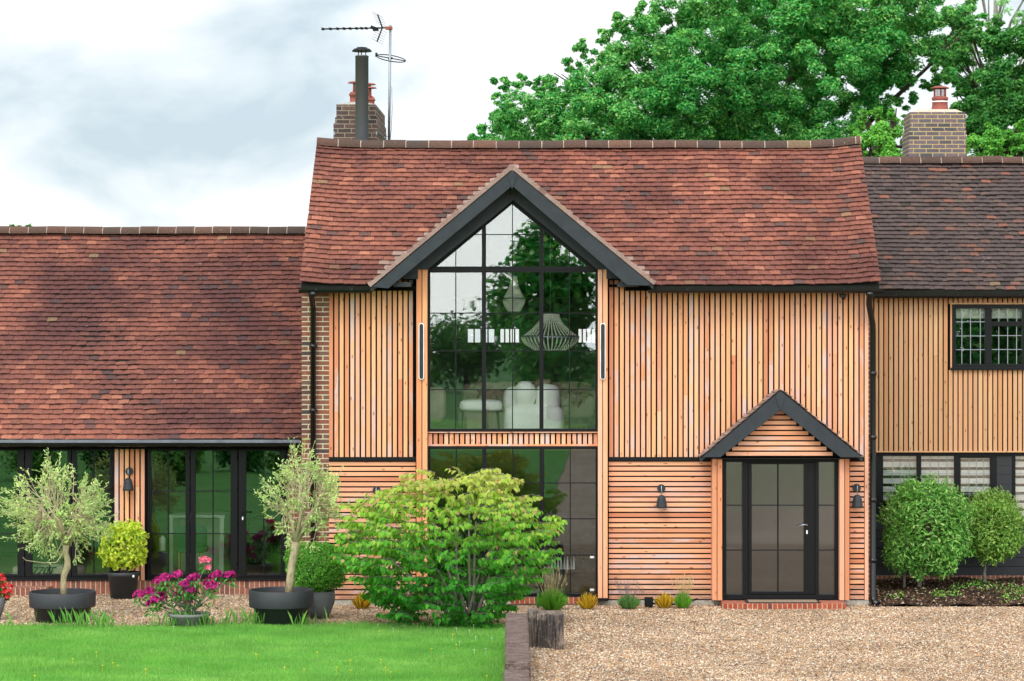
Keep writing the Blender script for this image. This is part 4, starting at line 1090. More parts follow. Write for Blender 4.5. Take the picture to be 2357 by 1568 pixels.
# ================================================================= RIGHT WING
W2 = thing('set_back_wing', 'set-back right wing with dark weathered tiles, pale battens above and black boards below', 'house', (PX(2200, RY), RY, 0))
eY2 = RY-.2; eZ2 = PZ(668, eY2); rY2 = 5.6; rZ2 = PZ(374, rY2)
sv = Vector((0, rY2-eY2, rZ2-eZ2)); vx0, vx1 = XR-.4, 10.5
t1_, _ = tile_roof((vx0, eY2, eZ2), (1, 0, 0), sv, vx1-vx0, sv.length-.02, .115, .168, None, None, .005)
rf = t1_.build('roof', M['tile_right'], W2)
m = MB(); m.prism([Vector((vx0, eY2, eZ2-.01)), Vector((vx1, eY2, eZ2-.01)), Vector((vx1, rY2, rZ2-.01)), Vector((vx0, rY2, rZ2-.01))], (0, 0, -.07))
m.prism([Vector((vx0, rY2, rZ2)), Vector((vx1, rY2, rZ2)), Vector((vx1, rY2+2.8, eZ2)), Vector((vx0, rY2+2.8, eZ2))], (0, 0, -.07)); m.build('roof_deck', M['dark_room'], rf)
rg = MB(); mo = MB(); ridge_run(rg, mo, vx0, vx1, rY2, lambda x: rZ2+.03+.006*wob(x), .36, .115); rg.build('ridge', M['ridge'], rf); mo.build('ridge_mortar', M['mortar'], rf)
gutter(W2, 1990, 2700, 679, RY-.22, .055)
MB().pb(1990, 2700, 668, 686, RY-.14, RY-.02).build('fascia', M['membrane'], W2)
m = MB(); battens_v(m, 1990, 2700, 686, 1038.5, RY, holes=[(2189, 2365, 700, 852)], pitch=.0818, w=.060); m.build('vertical_cladding', M['wood_r'], W2)
MB().pb(1990, 2191, 680, 1042, RY+.03, RY+.25).build('wall_backing', M['membrane'], W2)
m = MB(); m.pb(2191.3, 2700, 680, 700.5, RY+.03, RY+.25); m.pb(2191.3, 2700, 852, 1042, RY+.03, RY+.25); m.pb(2362.5, 2700, 701, 851.7, RY+.03, RY+.25); m.build('wall_backing', M['membrane'], W2)
m = MB(); m.pb(1990, 2700, 1038.5, 1041.5, RY-.02, RY+.2); m.pb(2187.5, 2191.2, 697.5, 850, RY-.006, RY+.03); m.pb(2187.5, 2367, 697.2, 700.6, RY-.008, RY+.03); m.build('window_trim', M['wood_r'], W2)
# upper casement
yu = RY-.01
m = MB(); m.pb(2191.5, 2362, 701, 710, yu, yu+.08); m.pb(2191.5, 2362, 838, 849, yu, yu+.08); m.pb(2191.5, 2200.5, 710, 838, yu, yu+.08); m.pb(2353, 2362, 710, 838, yu, yu+.08); m.pb(2268, 2283, 710, 838, yu-.003, yu+.08); m.pb(2283, 2353, 740, 751, yu-.002, yu+.08); m.pb(2189, 2365, 846.5, 852, yu-.05, yu-.001)
uw = m.build('casement_window', M['black'], W2, .003)
m = MB()
for x in (2214, 2234, 2256.5, 2299, 2319.5, 2340): m.pb(x-.8, x+.8, 710, 838, yu+.028, yu+.034)
for y in (741, 773.5, 805): m.pb(2200, 2268, y-.8, y+.8, yu+.027, yu+.035)
for y in (772.7, 804.7): m.pb(2283, 2353, y-.8, y+.8, yu+.027, yu+.035)
m.build('leading', M['galv'], uw)
MB().pb(2200, 2354, 709, 839, yu+.038, yu+.042).build('pane', M['glass'], uw)
MB().pb(2200, 2354, 705, 733, yu+.1, yu+.105).build('roller_blind', M['pale_board'], uw)
# lower windows with banded blinds
yl2 = RY+.06
m = MB(); m.pb(1990, 2700, 1042, 1050, yl2, yl2+.08)
for a, b in ((1994, 2033), (2110.5, 2120.5), (2197, 2211.5), (2279.5, 2294), (2330, 2337.5), (2440, 2450)): m.pb(a, b, 1050.1, 1200, yl2, yl2+.08)
m.pb(2211.5, 2279.5, 1050.1, 1054.5, yl2+.001, yl2+.079)
for a, b in ((2033, 2110.5), (2120.5, 2197), (2211.5, 2279.5), (2337.5, 2440)): m.pb(a, b, 1190, 1200, yl2+.001, yl2+.079)
lw = m.build('ground_floor_window', M['black'], W2, .003)
m = MB()
for a, b in ((2033, 2110.5), (2120.5, 2197), (2211.5, 2279.5), (2337.5, 2440)):
    for k in (1, 2, 3): xx = a+(b-a)*k/4+2; m.pb(xx-.6, xx+.6, 1050, 1190, yl2+.028, yl2+.034)
    for yy in (1090, 1137): m.pb(a, b, yy-.5, yy+.5, yl2+.027, yl2+.035)
m.build('leading', M['galv'], lw)
MB().pb(1994, 2440, 1049, 1191, yl2+.038, yl2+.042).build('pane', M['glass'], lw)
for (a, b, e_) in ((2033, 2110.5, 1140), (2120.5, 2197, 1140), (2211.5, 2279.5, 1122), (2337.5, 2440, 1184)):
    m = MB(); y_ = 1044.0
    while y_ < e_: m.pb(a-1, b+1, y_, y_+12.5, yl2+.09, yl2+.094); y_ += 19
    m.pb(a-1, b+1, e_, e_+3, yl2+.088, yl2+.098)
    m.build('banded_blind', M['white_metal'], lw)
m = MB()
yy = 1194.0
m.pb(2294.3, 2329.8, 1050.2, 1200, yl2+.02, yl2+.2)
z = PZ(1200, yl2)
while z > .20:
    m.box(PX(1985, yl2), 9.8, yl2-.01+random.uniform(-.003, .003), yl2+.15, z-.142, z); z -= .15
z = PZ(1052, yl2)
while z > PZ(1196, yl2): m.box(PX(2294.5, yl2), PX(2329.5, yl2), yl2+.01, yl2+.03, z-.142, z); z -= .15
m.build('black_boarding', M['blackwall'], W2)
MB().box(PX(1985, RY), 9.8, RY+.03, RY+.3, -.05, .18).build('brick_plinth', M['brick_s'], W2)
m = MB(); m.box(vx0, vx1, RY+2.5, RY+2.6, 0, 5.2); m.box(vx0, vx1, RY+.3, RY+2.5, 2.3, 2.45); m.box(vx0, vx1, RY+.3, RY+2.5, .0, .1); m.box(vx0-.1, vx0, RY+.1, RY+5, 0, 5); m.build('inner_walls', M['dark_room'], W2)
MB().box(PX(2450, yl2), 9.8, yl2, yl2+.2, 0, PZ(1042, yl2)).build('black_boarding', M['blackwall'], W2)
# chimney on the wing
qy = 5.72
m = MB(); m.pb(2095, 2222.5, 258, 300, qy, qy+.85); m.pb(2092, 2224, 300.1, 380, qy-.02, qy+.87); c2 = m.build('chimney', M['brick_y'], W2)
a_ = P(2098, 258.5, qy); b_ = P(2219, 258.5, qy)
m = MB(); m.add([(a_.x, qy+.02, a_.z), (b_.x, qy+.02, a_.z), (b_.x, qy+.82, a_.z), (a_.x, qy+.82, a_.z), (a_.x+.12, qy+.2, a_.z+.07), (b_.x-.12, qy+.2, a_.z+.07), (b_.x-.12, qy+.65, a_.z+.07), (a_.x+.12, qy+.65, a_.z+.07)], [(0, 1, 5, 4), (1, 2, 6, 5), (2, 3, 7, 6), (3, 0, 4, 7), (4, 5, 6, 7)])
m.build('flaunching', M['mortar'], c2)
pc = P(2163.5, 254, qy+.42); k = (DIST+qy+.42)/F
m = MB(); m.lathe((pc.x, pc.y, pc.z), [(20.5*k, 0), (18.5*k, 8*k), (17.5*k, 16*k), (19, 17*k)][:3]+[(18.5*k, 17*k), (18.5*k, 20*k), (16.5*k, 22*k), (19*k, 24*k), (19*k, 29*k), (16*k, 31*k), (10*k, 31*k)], 24); pt_ = m.build('chimney_pot', M['terracotta'], c2)
m = MB(); m.lathe((pc.x, pc.y, pc.z+18*k), [(18.8*k, 0), (18.8*k, 2.5*k)], 24); m.build('pot_band', M['white_metal'], c2)
m = MB()
for q in range(12):
    a = 2*math.pi*q/12; m.tube([(pc.x+14*k*math.cos(a), pc.y+14*k*math.sin(a), pc.z+30*k), (pc.x+14*k*math.cos(a), pc.y+14*k*math.sin(a), pc.z+50*k)], .004, 4)
for h in (34, 38, 42, 46):
    m.tube([(pc.x+14*k*math.cos(2*math.pi*q/16), pc.y+14*k*math.sin(2*math.pi*q/16), pc.z+h*k) for q in range(17)], .003, 4, False)
for q in range(3):
    a = 2*math.pi*q/3-.8; m.tube([(pc.x+14*k*math.cos(a), pc.y+14*k*math.sin(a), pc.z+30*k), (pc.x+14*k*math.cos(a), pc.y+14*k*math.sin(a), pc.z+50*k)], .014, 5)
m.lathe((pc.x, pc.y, pc.z+50*k), [(21.5*k, 0), (21.5*k, 1.5*k), (12*k, 5*k), (0, 5.5*k)], 24); m.lathe((pc.x, pc.y, pc.z+50*k), [(21.5*k, 0), (0, .01*k)], 24)
m.build('pot_cowl', M['terracotta'], c2)
# ================================================================= THINGS ON THE WALLS
def wall_lamp(px, py, y, label):
    """px,py = centre of the round back plate"""
    c = P(px, py, y); s = 40/F*1.0
    T = thing('wall_lamp', label, 'wall lamp', tuple(c), 'bell-shaped wall lamps')
    m = MB(); m.tube([c, c+Vector((0, -.022, 0))], .062, 24); m.build('back_plate', M['charcoal'], T)
    m = MB(); a = c+Vector((0, -.035, .02)); m.tube([c+Vector((0, -.02, .02)), a+Vector((0, -.06, .03)), a+Vector((0, -.09, .01)), a+Vector((0, -.09, -.14))], .006, 8); m.build('stem', M['steel'], T)
    m = MB(); b = c+Vector((0, -.125, -.10))
    m.lathe(b, [(.0, .0), (.03, -.001), (.052, -.022), (.066, -.06), (.074, -.11), (.083, -.17), (.088, -.195), (.084, -.195), (.07, -.11), (.0, -.02)], 28); m.build('shade', M['charcoal'], T)
    return T
wall_lamp(1522, 1124, 0, 'charcoal bell wall lamp on horizontal battens left of the porch')
wall_lamp(1971.5, 1123, 0, 'charcoal bell wall lamp on the narrow panel right of the porch')
wall_lamp(867, 1134-5, 0, 'charcoal bell wall lamp half hidden above the large green bush')
wall_lamp(298, 1097-12, LY-.02, 'charcoal bell wall lamp between the black glazed doors of the low wing')
for px, lb in ((970, 'slim charcoal infrared heater with pale rim on the post left of the gable window'), (1387.5, 'slim charcoal infrared heater with pale rim on the post right of the gable window')):
    y = -.215; k = (DIST+y)/F; c = P(px, 809, y)
    T = thing('strip_heater', lb, 'heater', tuple(c), 'slim heaters beside the gable window')
    def caps(r, hh, y0, d):
        pts = []
        for q in range(9): a = math.pi*q/8; pts.append(Vector((c.x+r*math.cos(a), y0, c.z+hh+r*math.sin(a))))
        for q in range(9): a = math.pi+math.pi*q/8; pts.append(Vector((c.x+r*math.cos(a), y0, c.z-hh+r*math.sin(a))))
        m = MB(); m.prism(pts, (0, d, 0)); return m
    caps(6.2*k, 59*k, y-.03, .045).build('rim', M['white_metal'], T, .002)
    caps(4.4*k, 59*k, y-.036, .02).build('panel', M['charcoal'], T, .002)
# security camera and sensor under the eave
c = P(1941, 684, -.12); T = thing('security_camera', 'small black dome security camera under the right eave of the main roof', 'camera', tuple(c))
m = MB(); m.box(c.x-.045, c.x+.045, c.y-.05, c.y+.12, c.z-.0, c.z+.05); m.build('mount', M['gutter'], T)
m = MB(); m.ball(c+Vector((0, -.02, -.015)), .033, .033, .033); m.build('dome', M['gutter'], T)
# doormat
MT = thing('doormat', 'rectangular coir doormat with dark border on the brick step', 'doormat', (PX(1801, -.4), -.4, .088))
m = MB(); m.box(PX(1716, -.4), PX(1886, -.4), -.60, -.19, .089, .101); m.build('border', M['mat_edge'], MT)
m = MB(); m.box(PX(1722, -.4), PX(1880, -.4), -.57, -.22, .1015, .106); m.build('coir_pad', M['mat'], MT)

# ================================================================= FURNITURE BEHIND GLASS
def chandelier(px, y, ytop, yneck, yring, ybot, rn, rr, label, chain_top):
    k = (DIST+y)/F; c = P(px, ytop, y)
    T = thing('chandelier', label, 'chandelier', tuple(c), 'beaded chandeliers')
    zt_, zr, zb = PZ(ytop, y), PZ(yring, y), PZ(ybot, y); R0, R1, R2 = rn*k, rr*k, rr*k*.5
    cx_, cy_ = c.x, c.y
    m = MB(); ns = 38
    for s in range(ns):
        a = 2*math.pi*s/ns; nb = 15
        for b in range(nb):
            t = (b+.5)/nb; q = R0+(R1-R0)*(t**1.8); z = zt_+(zr-zt_)*t
            m.ball((cx_+q*math.cos(a), cy_+q*math.sin(a), z), (zt_-zr)/nb*.50, n=6, m=4)
        nb2 = 9
        for b in range(nb2):
            t = (b+.5)/nb2; q = R1-(R1-R2)*(t**1.9); z = zr+(zb-zr)*t
            m.ball((cx_+q*math.cos(a), cy_+q*math.sin(a), z), (zr-zb)/nb2*.52, n=6, m=4)
    m.build('bead_strands', M['bead'], T)
    m = MB()
    for q, z, h in ((R0, zt_, .012), (R1, zr, .02), (R2, zb, .008)):
        m.lathe((cx_, cy_, z), [(q-.004, -h), (q+.006, -h), (q+.006, h), (q-.004, h), (q-.004, -h)], 32)
    m.build('rings', M['galv'], T)
    m = MB(); m.tube([(cx_, cy_, zt_), (cx_, cy_, PZ(chain_top, y))], .006, 5); m.build('chain', M['galv'], T)
chandelier(1183, .95, 636, 0, 689, 717, 6, 25, 'smaller beaded chandelier hanging high in the gable window', 500)
chandelier(1266.5, .8, 723, 0, 776, 807, 20, 66, 'wide beaded chandelier, the larger and lower of the two', 500)
FZ = 2.56
# white armchair
ac = thing('armchair', 'rounded white boucle armchair with ball cushion behind the upper window', 'armchair', (PX(1225, 1.2), 1.2, FZ))
y = 1.2
def soft(m, X0, X1, Y0, Y1, ya, yb, p=.45):
    a, b = P(X0, Y0, ya), P(X1, Y1, ya); m.ball(((a.x+b.x)/2, (ya+yb)/2, (a.z+b.z)/2), abs(b.x-a.x)/2, (yb-ya)/2, abs(a.z-b.z)/2, 28, 18, p=p)
m = MB(); soft(m, 1157, 1298, 930, 1030, .32, 1.3); m.build('seat', M['boucle'], ac)
m = MB(); soft(m, 1157, 1230, 890, 960, .75, 1.4, .6); soft(m, 1230, 1290, 886, 965, .45, 1.4, .6); m.build('backrest', M['boucle'], ac)
m = MB(); soft(m, 1182, 1234, 878, 938, .40, .80, .9); m.build('ball_cushion', M['boucle'], ac)
st = thing('footstool', 'white round upholstered footstool with dark legs in front of the armchair', 'footstool', (PX(1104, .9), .9, FZ))
m = MB(); soft(m, 1056, 1154, 921, 949, .30, .95, .5); m.build('cushion', M['boucle'], st)
for a in (1066, 1145):
    for yy in (.4, .85): m = MB(); m.tube([P(a, 946, yy), Vector((PX(a, yy)+(.03 if a > 1100 else -.03), yy, FZ))], [.022, .014], 8); m.build('leg', M['black'], st)
sf = thing('sofa', 'floral patterned sofa behind the white armchair in the upper room', 'sofa', (PX(1210, 3), 3, FZ))
m = MB(); soft(m, 1060, 1380, 878, 940, 3.1, 3.5, .4); m.build('backrest', M['floral'], sf)
m = MB(); soft(m, 1050, 1385, 925, 990, 2.5, 3.4, .4); m.build('seat', M['floral'], sf)
m = MB(); soft(m, 1288, 1372, 905, 965, 2.2, 2.5, .6); m.build('large_cushion', M['floral'], sf)
o = MB(); soft(o, 1232, 1272, 873, 905, 2.3, 2.5, .6); o = o.build('cushion', M['pink_cush']); tag(o, 'small pink patterned cushion tucked behind the white armchair', 'cushion')
m = MB(); soft(m, 940, 1024, 891, 972, .9, 1.5, .35); o = m.build('dining_chair_back', M['linen']); o.name = 'upholstered_chair'; tag(o, 'beige upholstered chair at the left edge of the upper window', 'chair')
o = MB(); o.pb(1075, 1118, 950, 1000, 1.9, 2.3); o.pb(1125, 1160, 950, 1000, 1.9, 2.3); o = o.build('storage_box', M['linen']); tag(o, 'pale upholstered box beneath the footstool', 'box')
# low wing interior
tb = thing('white_table', 'white panelled table standing inside the middle glazed door of the low wing', 'table', (PX(452, 2.2), 2.2, .3))
m = MB(); m.pb(388, 517, 1186, 1192, 2.0, 2.7); m.build('tabletop', M['pale_board'], tb)
m = MB(); m.pb(390, 398, 1192, 1330, 2.0, 2.65); m.build('leg', M['pale_board'], tb); m = MB(); m.pb(505, 515, 1192, 1330, 2.0, 2.65); m.build('leg', M['pale_board'], tb)
m = MB(); m.pb(398, 505, 1194, 1328, 2.62, 2.66); m.build('back_panel', M['pale_board'], tb)
gc = thing('green_chair', 'green velvet chair with pale wooden legs inside the low wing', 'chair', (PX(440, 1.7), 1.7, .3))
m = MB(); soft(m, 400, 476, 1212, 1262, 1.5, 1.62, .4); m.build('backrest', M['greenvelvet'], gc)
m = MB(); soft(m, 402, 474, 1258, 1274, 1.5, 1.95, .4); m.build('seat', M['greenvelvet'], gc)
for a in (413, 463):
    for yy in (1.55, 1.9): m = MB(); m.tube([P(a, 1268, yy), Vector((PX(a, yy), yy, .3))], .02, 6); m.build('leg', M['oak_leg'], gc)
m = MB(); c = P(374, 1232, 1.5); m.lathe((c.x, c.y, c.z-.25), [(.0, 0), (.045, 0), (.05, .2), (.03, .22), (.02, .24)], 14); o = m.build('lantern', M['white_metal']); tag(o, 'small white cylinder lantern inside the leftmost pane of the middle doors', 'lantern')
o = MB(); o.pb(568, 622, 1195, 1300, 2.2, 3); o = o.build('dark_armchair', M['black'], None, .05); o.name = 'armchair'; tag(o, 'dark tub armchair behind the door with the handle', 'armchair')
# grain sack cushion with stencilled figures
sk = thing('sack_cushion', 'beige sack-cloth floor cushion with black stencilled characters behind the left doors', 'cushion', (PX(100, 1.3), 1.3, .3))
m = MB(); soft(m, 24, 190, 1302, 1330, 1.2, 1.6, .5); m.build('cover', M['linen'], sk)
cu = bpy.data.curves.new('stencil', 'FONT'); cu.body = '770T'; cu.shear = .35; cu.offset = .004; cu.size = .17; cu.extrude = .003; cu.align_x = 'CENTER'
tmp = bpy.data.objects.new('tmp_text', cu); COL.objects.link(tmp)
dg = bpy.context.evaluated_depsgraph_get(); me = bpy.data.meshes.new_from_object(tmp.evaluated_get(dg)); bpy.data.objects.remove(tmp)
me.materials.clear(); me.materials.append(M['mat_edge']); to = bpy.data.objects.new('stencil_letters', me); COL.objects.link(to); to.parent = sk
to.location = Vector((PX(98, 1.18), 1.185, PZ(1322, 1.18)))-Vector(sk.location); to.rotation_euler = (R(90), 0, 0)
# ground-floor room of the main house
rm = thing('striped_rug', 'black and white striped rug just inside the lower window', 'rug', (PX(1200, .8), .8, .07))
m = MB()
for k in range(16): m.box(PX(1130), PX(1300), .32+k*.1, .37+k*.1, .07, .078)
m.build('white_stripes', M['white_metal'], rm)
m = MB(); m.box(PX(1130), PX(1300), .3, 1.95, .062, .069); m.build('black_ground', M['mat_edge'], rm)
m = MB(); soft(m, 1235, 1300, 1312, 1360, .7, 1.4, .6); o = m.build('pouffe', M['pot_grey']); tag(o, 'round grey pouffe inside the lower window beside the rug', 'pouffe')
pk = thing('patterned_throw', 'black and white spiky-patterned throw over a chair inside the lower window', 'throw', (PX(1290, 1.0), 1.0, .1))
m = MB(); m.pb(1258, 1326, 1276, 1312, 1.0, 1.06); m.build('ground_cloth', M['mat_edge'], pk)
m = MB()
for k in range(9):
    X = 1260+k*7.2; m.prism([P(X, 1311, .994), P(X+6, 1311, .994), P(X+4.4, 1290, .994), P(X+3, 1278, .994), P(X+1.6, 1290, .994)], (0, .004, 0))
m.build('white_spikes', M['white_metal'], pk)

# ================================================================= SLEEPER WALL
SWt = .46
sw = thing('retaining_wall', 'weathered timber sleeper wall between the lawn and the gravel drive', 'wall', (WX, -6, 0))
ws = PX(1213.5, -5.8)-WX
yy = -5.62; lens = [5.1, 2.6, 2.6, 2.6]
for i, L in enumerate(lens):
    dz = (0, -.10, -.06, -.09)[i]
    m = MB(); dx = (0, -.012, .01, 0)[i]
    x0s = WX+dx; x1s = WX+ws+dx
    n = int(L/.2)
    for h0, h1 in ((-.05, .22), (.225, SWt+dz)):
        vs = []; fs = []
        for j in range(n+1):
            y_ = yy-L*j/n+(.008 if j == n else 0); w1, w2, w3 = random.gauss(0, .004), random.gauss(0, .004), random.gauss(0, .004)
            w1 += wsh(y_); w2 += wsh(y_)
            vs += [(x0s+w1, y_, h0), (x1s+w2, y_, h0), (x1s+w2, y_, h1+w3-.012), (x1s-.014+w2, y_, h1+w3), (x0s+.014+w1, y_, h1+w3), (x0s+w1, y_, h1+w3-.012)]
        for j in range(n):
            for k in range(6): fs.append((j*6+k, j*6+(k+1) % 6, (j+1)*6+(k+1) % 6, (j+1)*6+k))
        fs += [tuple(range(5, -1, -1)), tuple(range(n*6, n*6+6))]
        m.add(vs, fs)
    m.build('sleeper', M['sleeper'], sw); yy -= L
ups = [(1214, 1236, -5.55, .48, .28), (1236, 1258, -5.62, .455, .30), (1258.5, 1280, -5.72, .46, .30), (1280, 1297, -5.83, .465, .36)]
for (a, b, y_, h, dp) in ups:
    m = MB(); x0_, x1_ = PX(a, y_)+.001, PX(b, y_)+.003
    vs = []; n = 6
    for j in range(n+1):
        z = -.05+(h+.05)*j/n; w = random.gauss(0, .003)
        vs += [(x0_+w, y_+w, z), (x1_+w, y_-.03+w, z), (x1_, y_+dp, z+(.01 if j == n else 0)), (x0_, y_+dp, z+(.02 if j == n else 0))]
    fs = []
    for j in range(n):
        for k in range(4): fs.append((j*4+k, j*4+(k+1) % 4, (j+1)*4+(k+1) % 4, (j+1)*4+k))
    fs.append(tuple(range(n*4, n*4+4))); m.add(vs, fs); m.build('upright_sleeper', M['sleeper_v'], sw, .008)

# ================================================================= POTS AND PLANTS
def twig_tree(T, base, crown_c, crown_r, ntips, mat_tw, mat_lf, leaf, lper, seed, fork, trunk_pts, trunk_r, updir=.35, tipr=.0025, spray=.16, lshape=None):
    """trunk, curved branches to points spread through the crown, leaves along each shoot"""
    g = np.random.default_rng(seed); rs = random.Random(seed)
    tm_ = MB(); tm_.tube(trunk_pts, trunk_r, 12, True, (.5, .5, .5)); tm_.build('trunk', M['bark_olive'], T)
    C = Vector(crown_c); br = MB(); LC = []; LD = []; LN = []
    mains = []
    for k in range(9):
        a = k*2.4; el = rs.uniform(.15, 1.1)
        e = C+Vector((math.cos(a)*math.cos(el)*crown_r[0]*.5, math.sin(a)*math.cos(el)*crown_r[1]*.5, (math.sin(el)-.35)*crown_r[2]*.6))
        mid = fork.lerp(e, .5)+Vector((rs.uniform(-.06, .06), rs.uniform(-.06, .06), rs.uniform(-.02, .06)))
        br.tube([fork, mid, e], [trunk_r[-1]*.55, trunk_r[-1]*.35, trunk_r[-1]*.2], 6); mains.append((mid, e))
    for i in range(ntips):
        d = rdir(1)[0] if False else g.normal(size=3); d = d/np.linalg.norm(d); q = g.uniform(.45, 1.0)**.6*(1+.14*math.sin(d[0]*5+d[2]*4+seed)+g.normal(0, .10))
        tip = C+Vector((d[0]*crown_r[0], d[1]*crown_r[1], d[2]*crown_r[2]))*q
        if lshape is not None and not lshape(tip): continue
        mid, e = min(mains, key=lambda me: (me[1]-tip).length)
        st_ = mid.lerp(e, rs.uniform(.2, 1)); v = tip-st_
        m1 = st_+v*.4+Vector((0, 0, -.1*v.length*updir))+Vector(g.normal(0, .03, 3)); m2 = st_+v*.75+Vector(g.normal(0, .015, 3))
        tip = tip+Vector((0, 0, .05))
        br.tube([st_, m1, m2, tip], [.008, .006, .004, tipr], 4, False)
        dirv = (tip-m2).normalized()
        for s in range(lper):
            t = rs.uniform(0, 1)**.8; p = m2.lerp(tip, t)*1.0 if t < .8 else tip+dirv*rs.uniform(0, .03)
            ld = dirv*.8+Vector(g.normal(0, .55, 3))
            LC.append(p+ld.normalized()*leaf[0]*.5+Vector(g.normal(0, spray*.10, 3))); LD.append(ld); LN.append(Vector((0, -.3, 1))+Vector(g.normal(0, .6, 3)))
        for s2 in range(2):           # side shoots
            b0 = m1.lerp(tip, rs.uniform(.3, .9)); sd_ = (dirv+Vector(g.normal(0, .7, 3))).normalized()*rs.uniform(.06, spray)
            br.tube([b0, b0+sd_*.6+Vector((0, 0, .004)), b0+sd_], [.003, .0022, .0015], 3, False)
            for s in range(lper//3):
                p = b0+sd_*rs.uniform(.4, 1.1); ld = sd_.normalized()+Vector(g.normal(0, .5, 3))
                LC.append(p+ld.normalized()*leaf[0]*.4); LD.append(ld); LN.append(Vector((0, -.3, 1))+Vector(g.normal(0, .6, 3)))
    br.build('branches', mat_tw, T)
    LC = np.array([list(v) for v in LC]); LD = np.array([list(v) for v in LD]); LN = np.array([list(v) for v in LN]); n = len(LC)
    leaves('foliage', LC, LD, LN, g.uniform(.7, 1.25, n)*leaf[0], leaf[1]*g.uniform(.8, 1.2, n), mat_lf, T)

def lipped_pot(name, label, X0, X1, rimY, baseY, lipfrac, y, taper, mat, lipin=.93, group=None):
    k = (DIST+y)/F; cx_ = PX((X0+X1)/2, y); r = (X1-X0)/2*k; zt = PZ(rimY, y); T = thing(name, label, 'plant pot', (cx_, y, 0), group)
    m = MB(); h = zt; lp = h*lipfrac
    m.lathe((cx_, y, 0), [(r*taper*.3, 0), (r*taper, 0.0), (r*lipin, h-lp), (r*.985, h-lp), (r*.99, h-lp+.01), (r, h-.006), (r-.006, h), (r-.02, h), (r-.026, h-.01), (r*.93, h-lp)], 48)
    m.build('vessel', mat, T)
    m = MB(); m.lathe((cx_, y, h-.07), [(r*.95, 0), (r*.5, .012), (0.001, .02)], 32); m.build('soil', M['soilpot'], T)
    return T, Vector((cx_, y, h-.06)), r, k
# olive 1
T, pc, r, k = lipped_pot('olive_pot', 'wide dark grey tub with deep rim, holding the round olive tree at left', 68, 220, 1361, 1432, .50, -2.3, .80, M['pot_dark'], .86, 'wide dark tubs')
ol = thing('olive_tree', 'round-headed olive tree with crooked pale trunk in the left tub', 'olive tree', tuple(pc), 'olive trees in tubs')
y = -2.3; tp_ = [P(147, 1372, y), P(146, 1345, y), P(147, 1325, y), P(155, 1305, y), P(155.5, 1290, y), P(151, 1272, y), P(152, 1255, y)]
twig_tree(ol, pc, P(130, 1180, y), (.90, .66, .72), 250, M['twig'], M['olive_leaf'], (.052, .019), 12, 11, P(152, 1258, y), tp_, [.05, .042, .045, .052, .045, .042, .05])
# a low wandering side branch
m = MB(); m.tube([P(152, 1262, y), P(130, 1295, y-.1), P(100, 1296, y-.1), P(60, 1290, y-.12), P(52, 1283, y-.12)], [.012, .009, .007, .005, .003], 5); m.build('branch', M['twig'], ol)
# olive 2
T, pc2, r, k = lipped_pot('olive_pot', 'wide dark grey tub with deep rim, nearest the box ball', 573, 721.5, 1357, 1440, .48, -2.75, .80, M['pot_dark'], .86, 'wide dark tubs')
ol2 = thing('olive_tree', 'olive tree with straight leaning trunk and sparse upright head beside the brick pier', 'olive tree', tuple(pc2), 'olive trees in tubs')
y = -2.75; tp_ = [P(665, 1366, y), P(668, 1335, y), P(672, 1300, y), P(678, 1270, y), P(681, 1248, y)]
def shp(p):
    X = CX+p.x*F/(DIST+p.y); Y = CY-(p.z-EYE)*F/(DIST+p.y)
    if X < 660 and Y < 1100 and X+Y*.6 < 1290: return False
    return True
twig_tree(ol2, pc2, P(702, 1150, y), (.64, .50, .76), 175, M['twig'], M['olive_leaf'], (.052, .019), 12, 12, P(681, 1250, y), tp_, [.062, .058, .055, .056, .062], .35, .0025, .15, shp)
gx = np.random.default_rng(99)

def dome_shrub(T, C, rad, n, L, Wd, mat, seed, flat=0.0, bumps=14, bumpamp=.16, shell=.55, up=.5, outw=.7, name='foliage', droop=0, tint=None, box=1.0):
    """leaves packed in the outer shell of a lumpy dome"""
    g = np.random.default_rng(seed); d = g.normal(size=(n, 3)); d = norm(d)
    bd = norm(g.normal(size=(bumps, 3))); bs = g.uniform(.25, .5, bumps)
    amp = 1+bumpamp*(np.max(np.exp(-(np.linalg.norm(d[:, None]-bd[None], axis=2)/bs[None])**2), axis=1)-.5)
    fine = 1+.05*np.sin(d[:, 0]*17+seed)*np.sin(d[:, 2]*15)+g.normal(0, .03, n)
    q = (1-(1-shell)*g.random(n)**1.6)*amp*fine
    Rr = np.array(rad); C_ = np.array(list(C)); Pp = C_+np.sign(d)*np.abs(d)**box*Rr*q[:, None]
    nrm = norm(d*outw+np.array([0, 0, up])+g.normal(0, .45, (n, 3)))
    ld = norm(np.cross(nrm, g.normal(size=(n, 3)))+d*.5+np.array([0, 0, -droop]))
    Ls = L*g.uniform(.65, 1.25, n); Ws = Wd*g.uniform(.8, 1.2, n)
    if tint is None: r_ = g.random((n, 3))
    else: r_ = np.stack([np.clip(tint(Pp, d, q)+g.normal(0, .16, n), 0, 1), g.random(n), g.random(n)], 1)
    k_ = Pp[:, 2] > .03
    return leaves(name, Pp[k_], ld[k_], nrm[k_], Ls[k_], Ws[k_], mat, T, r_[k_])
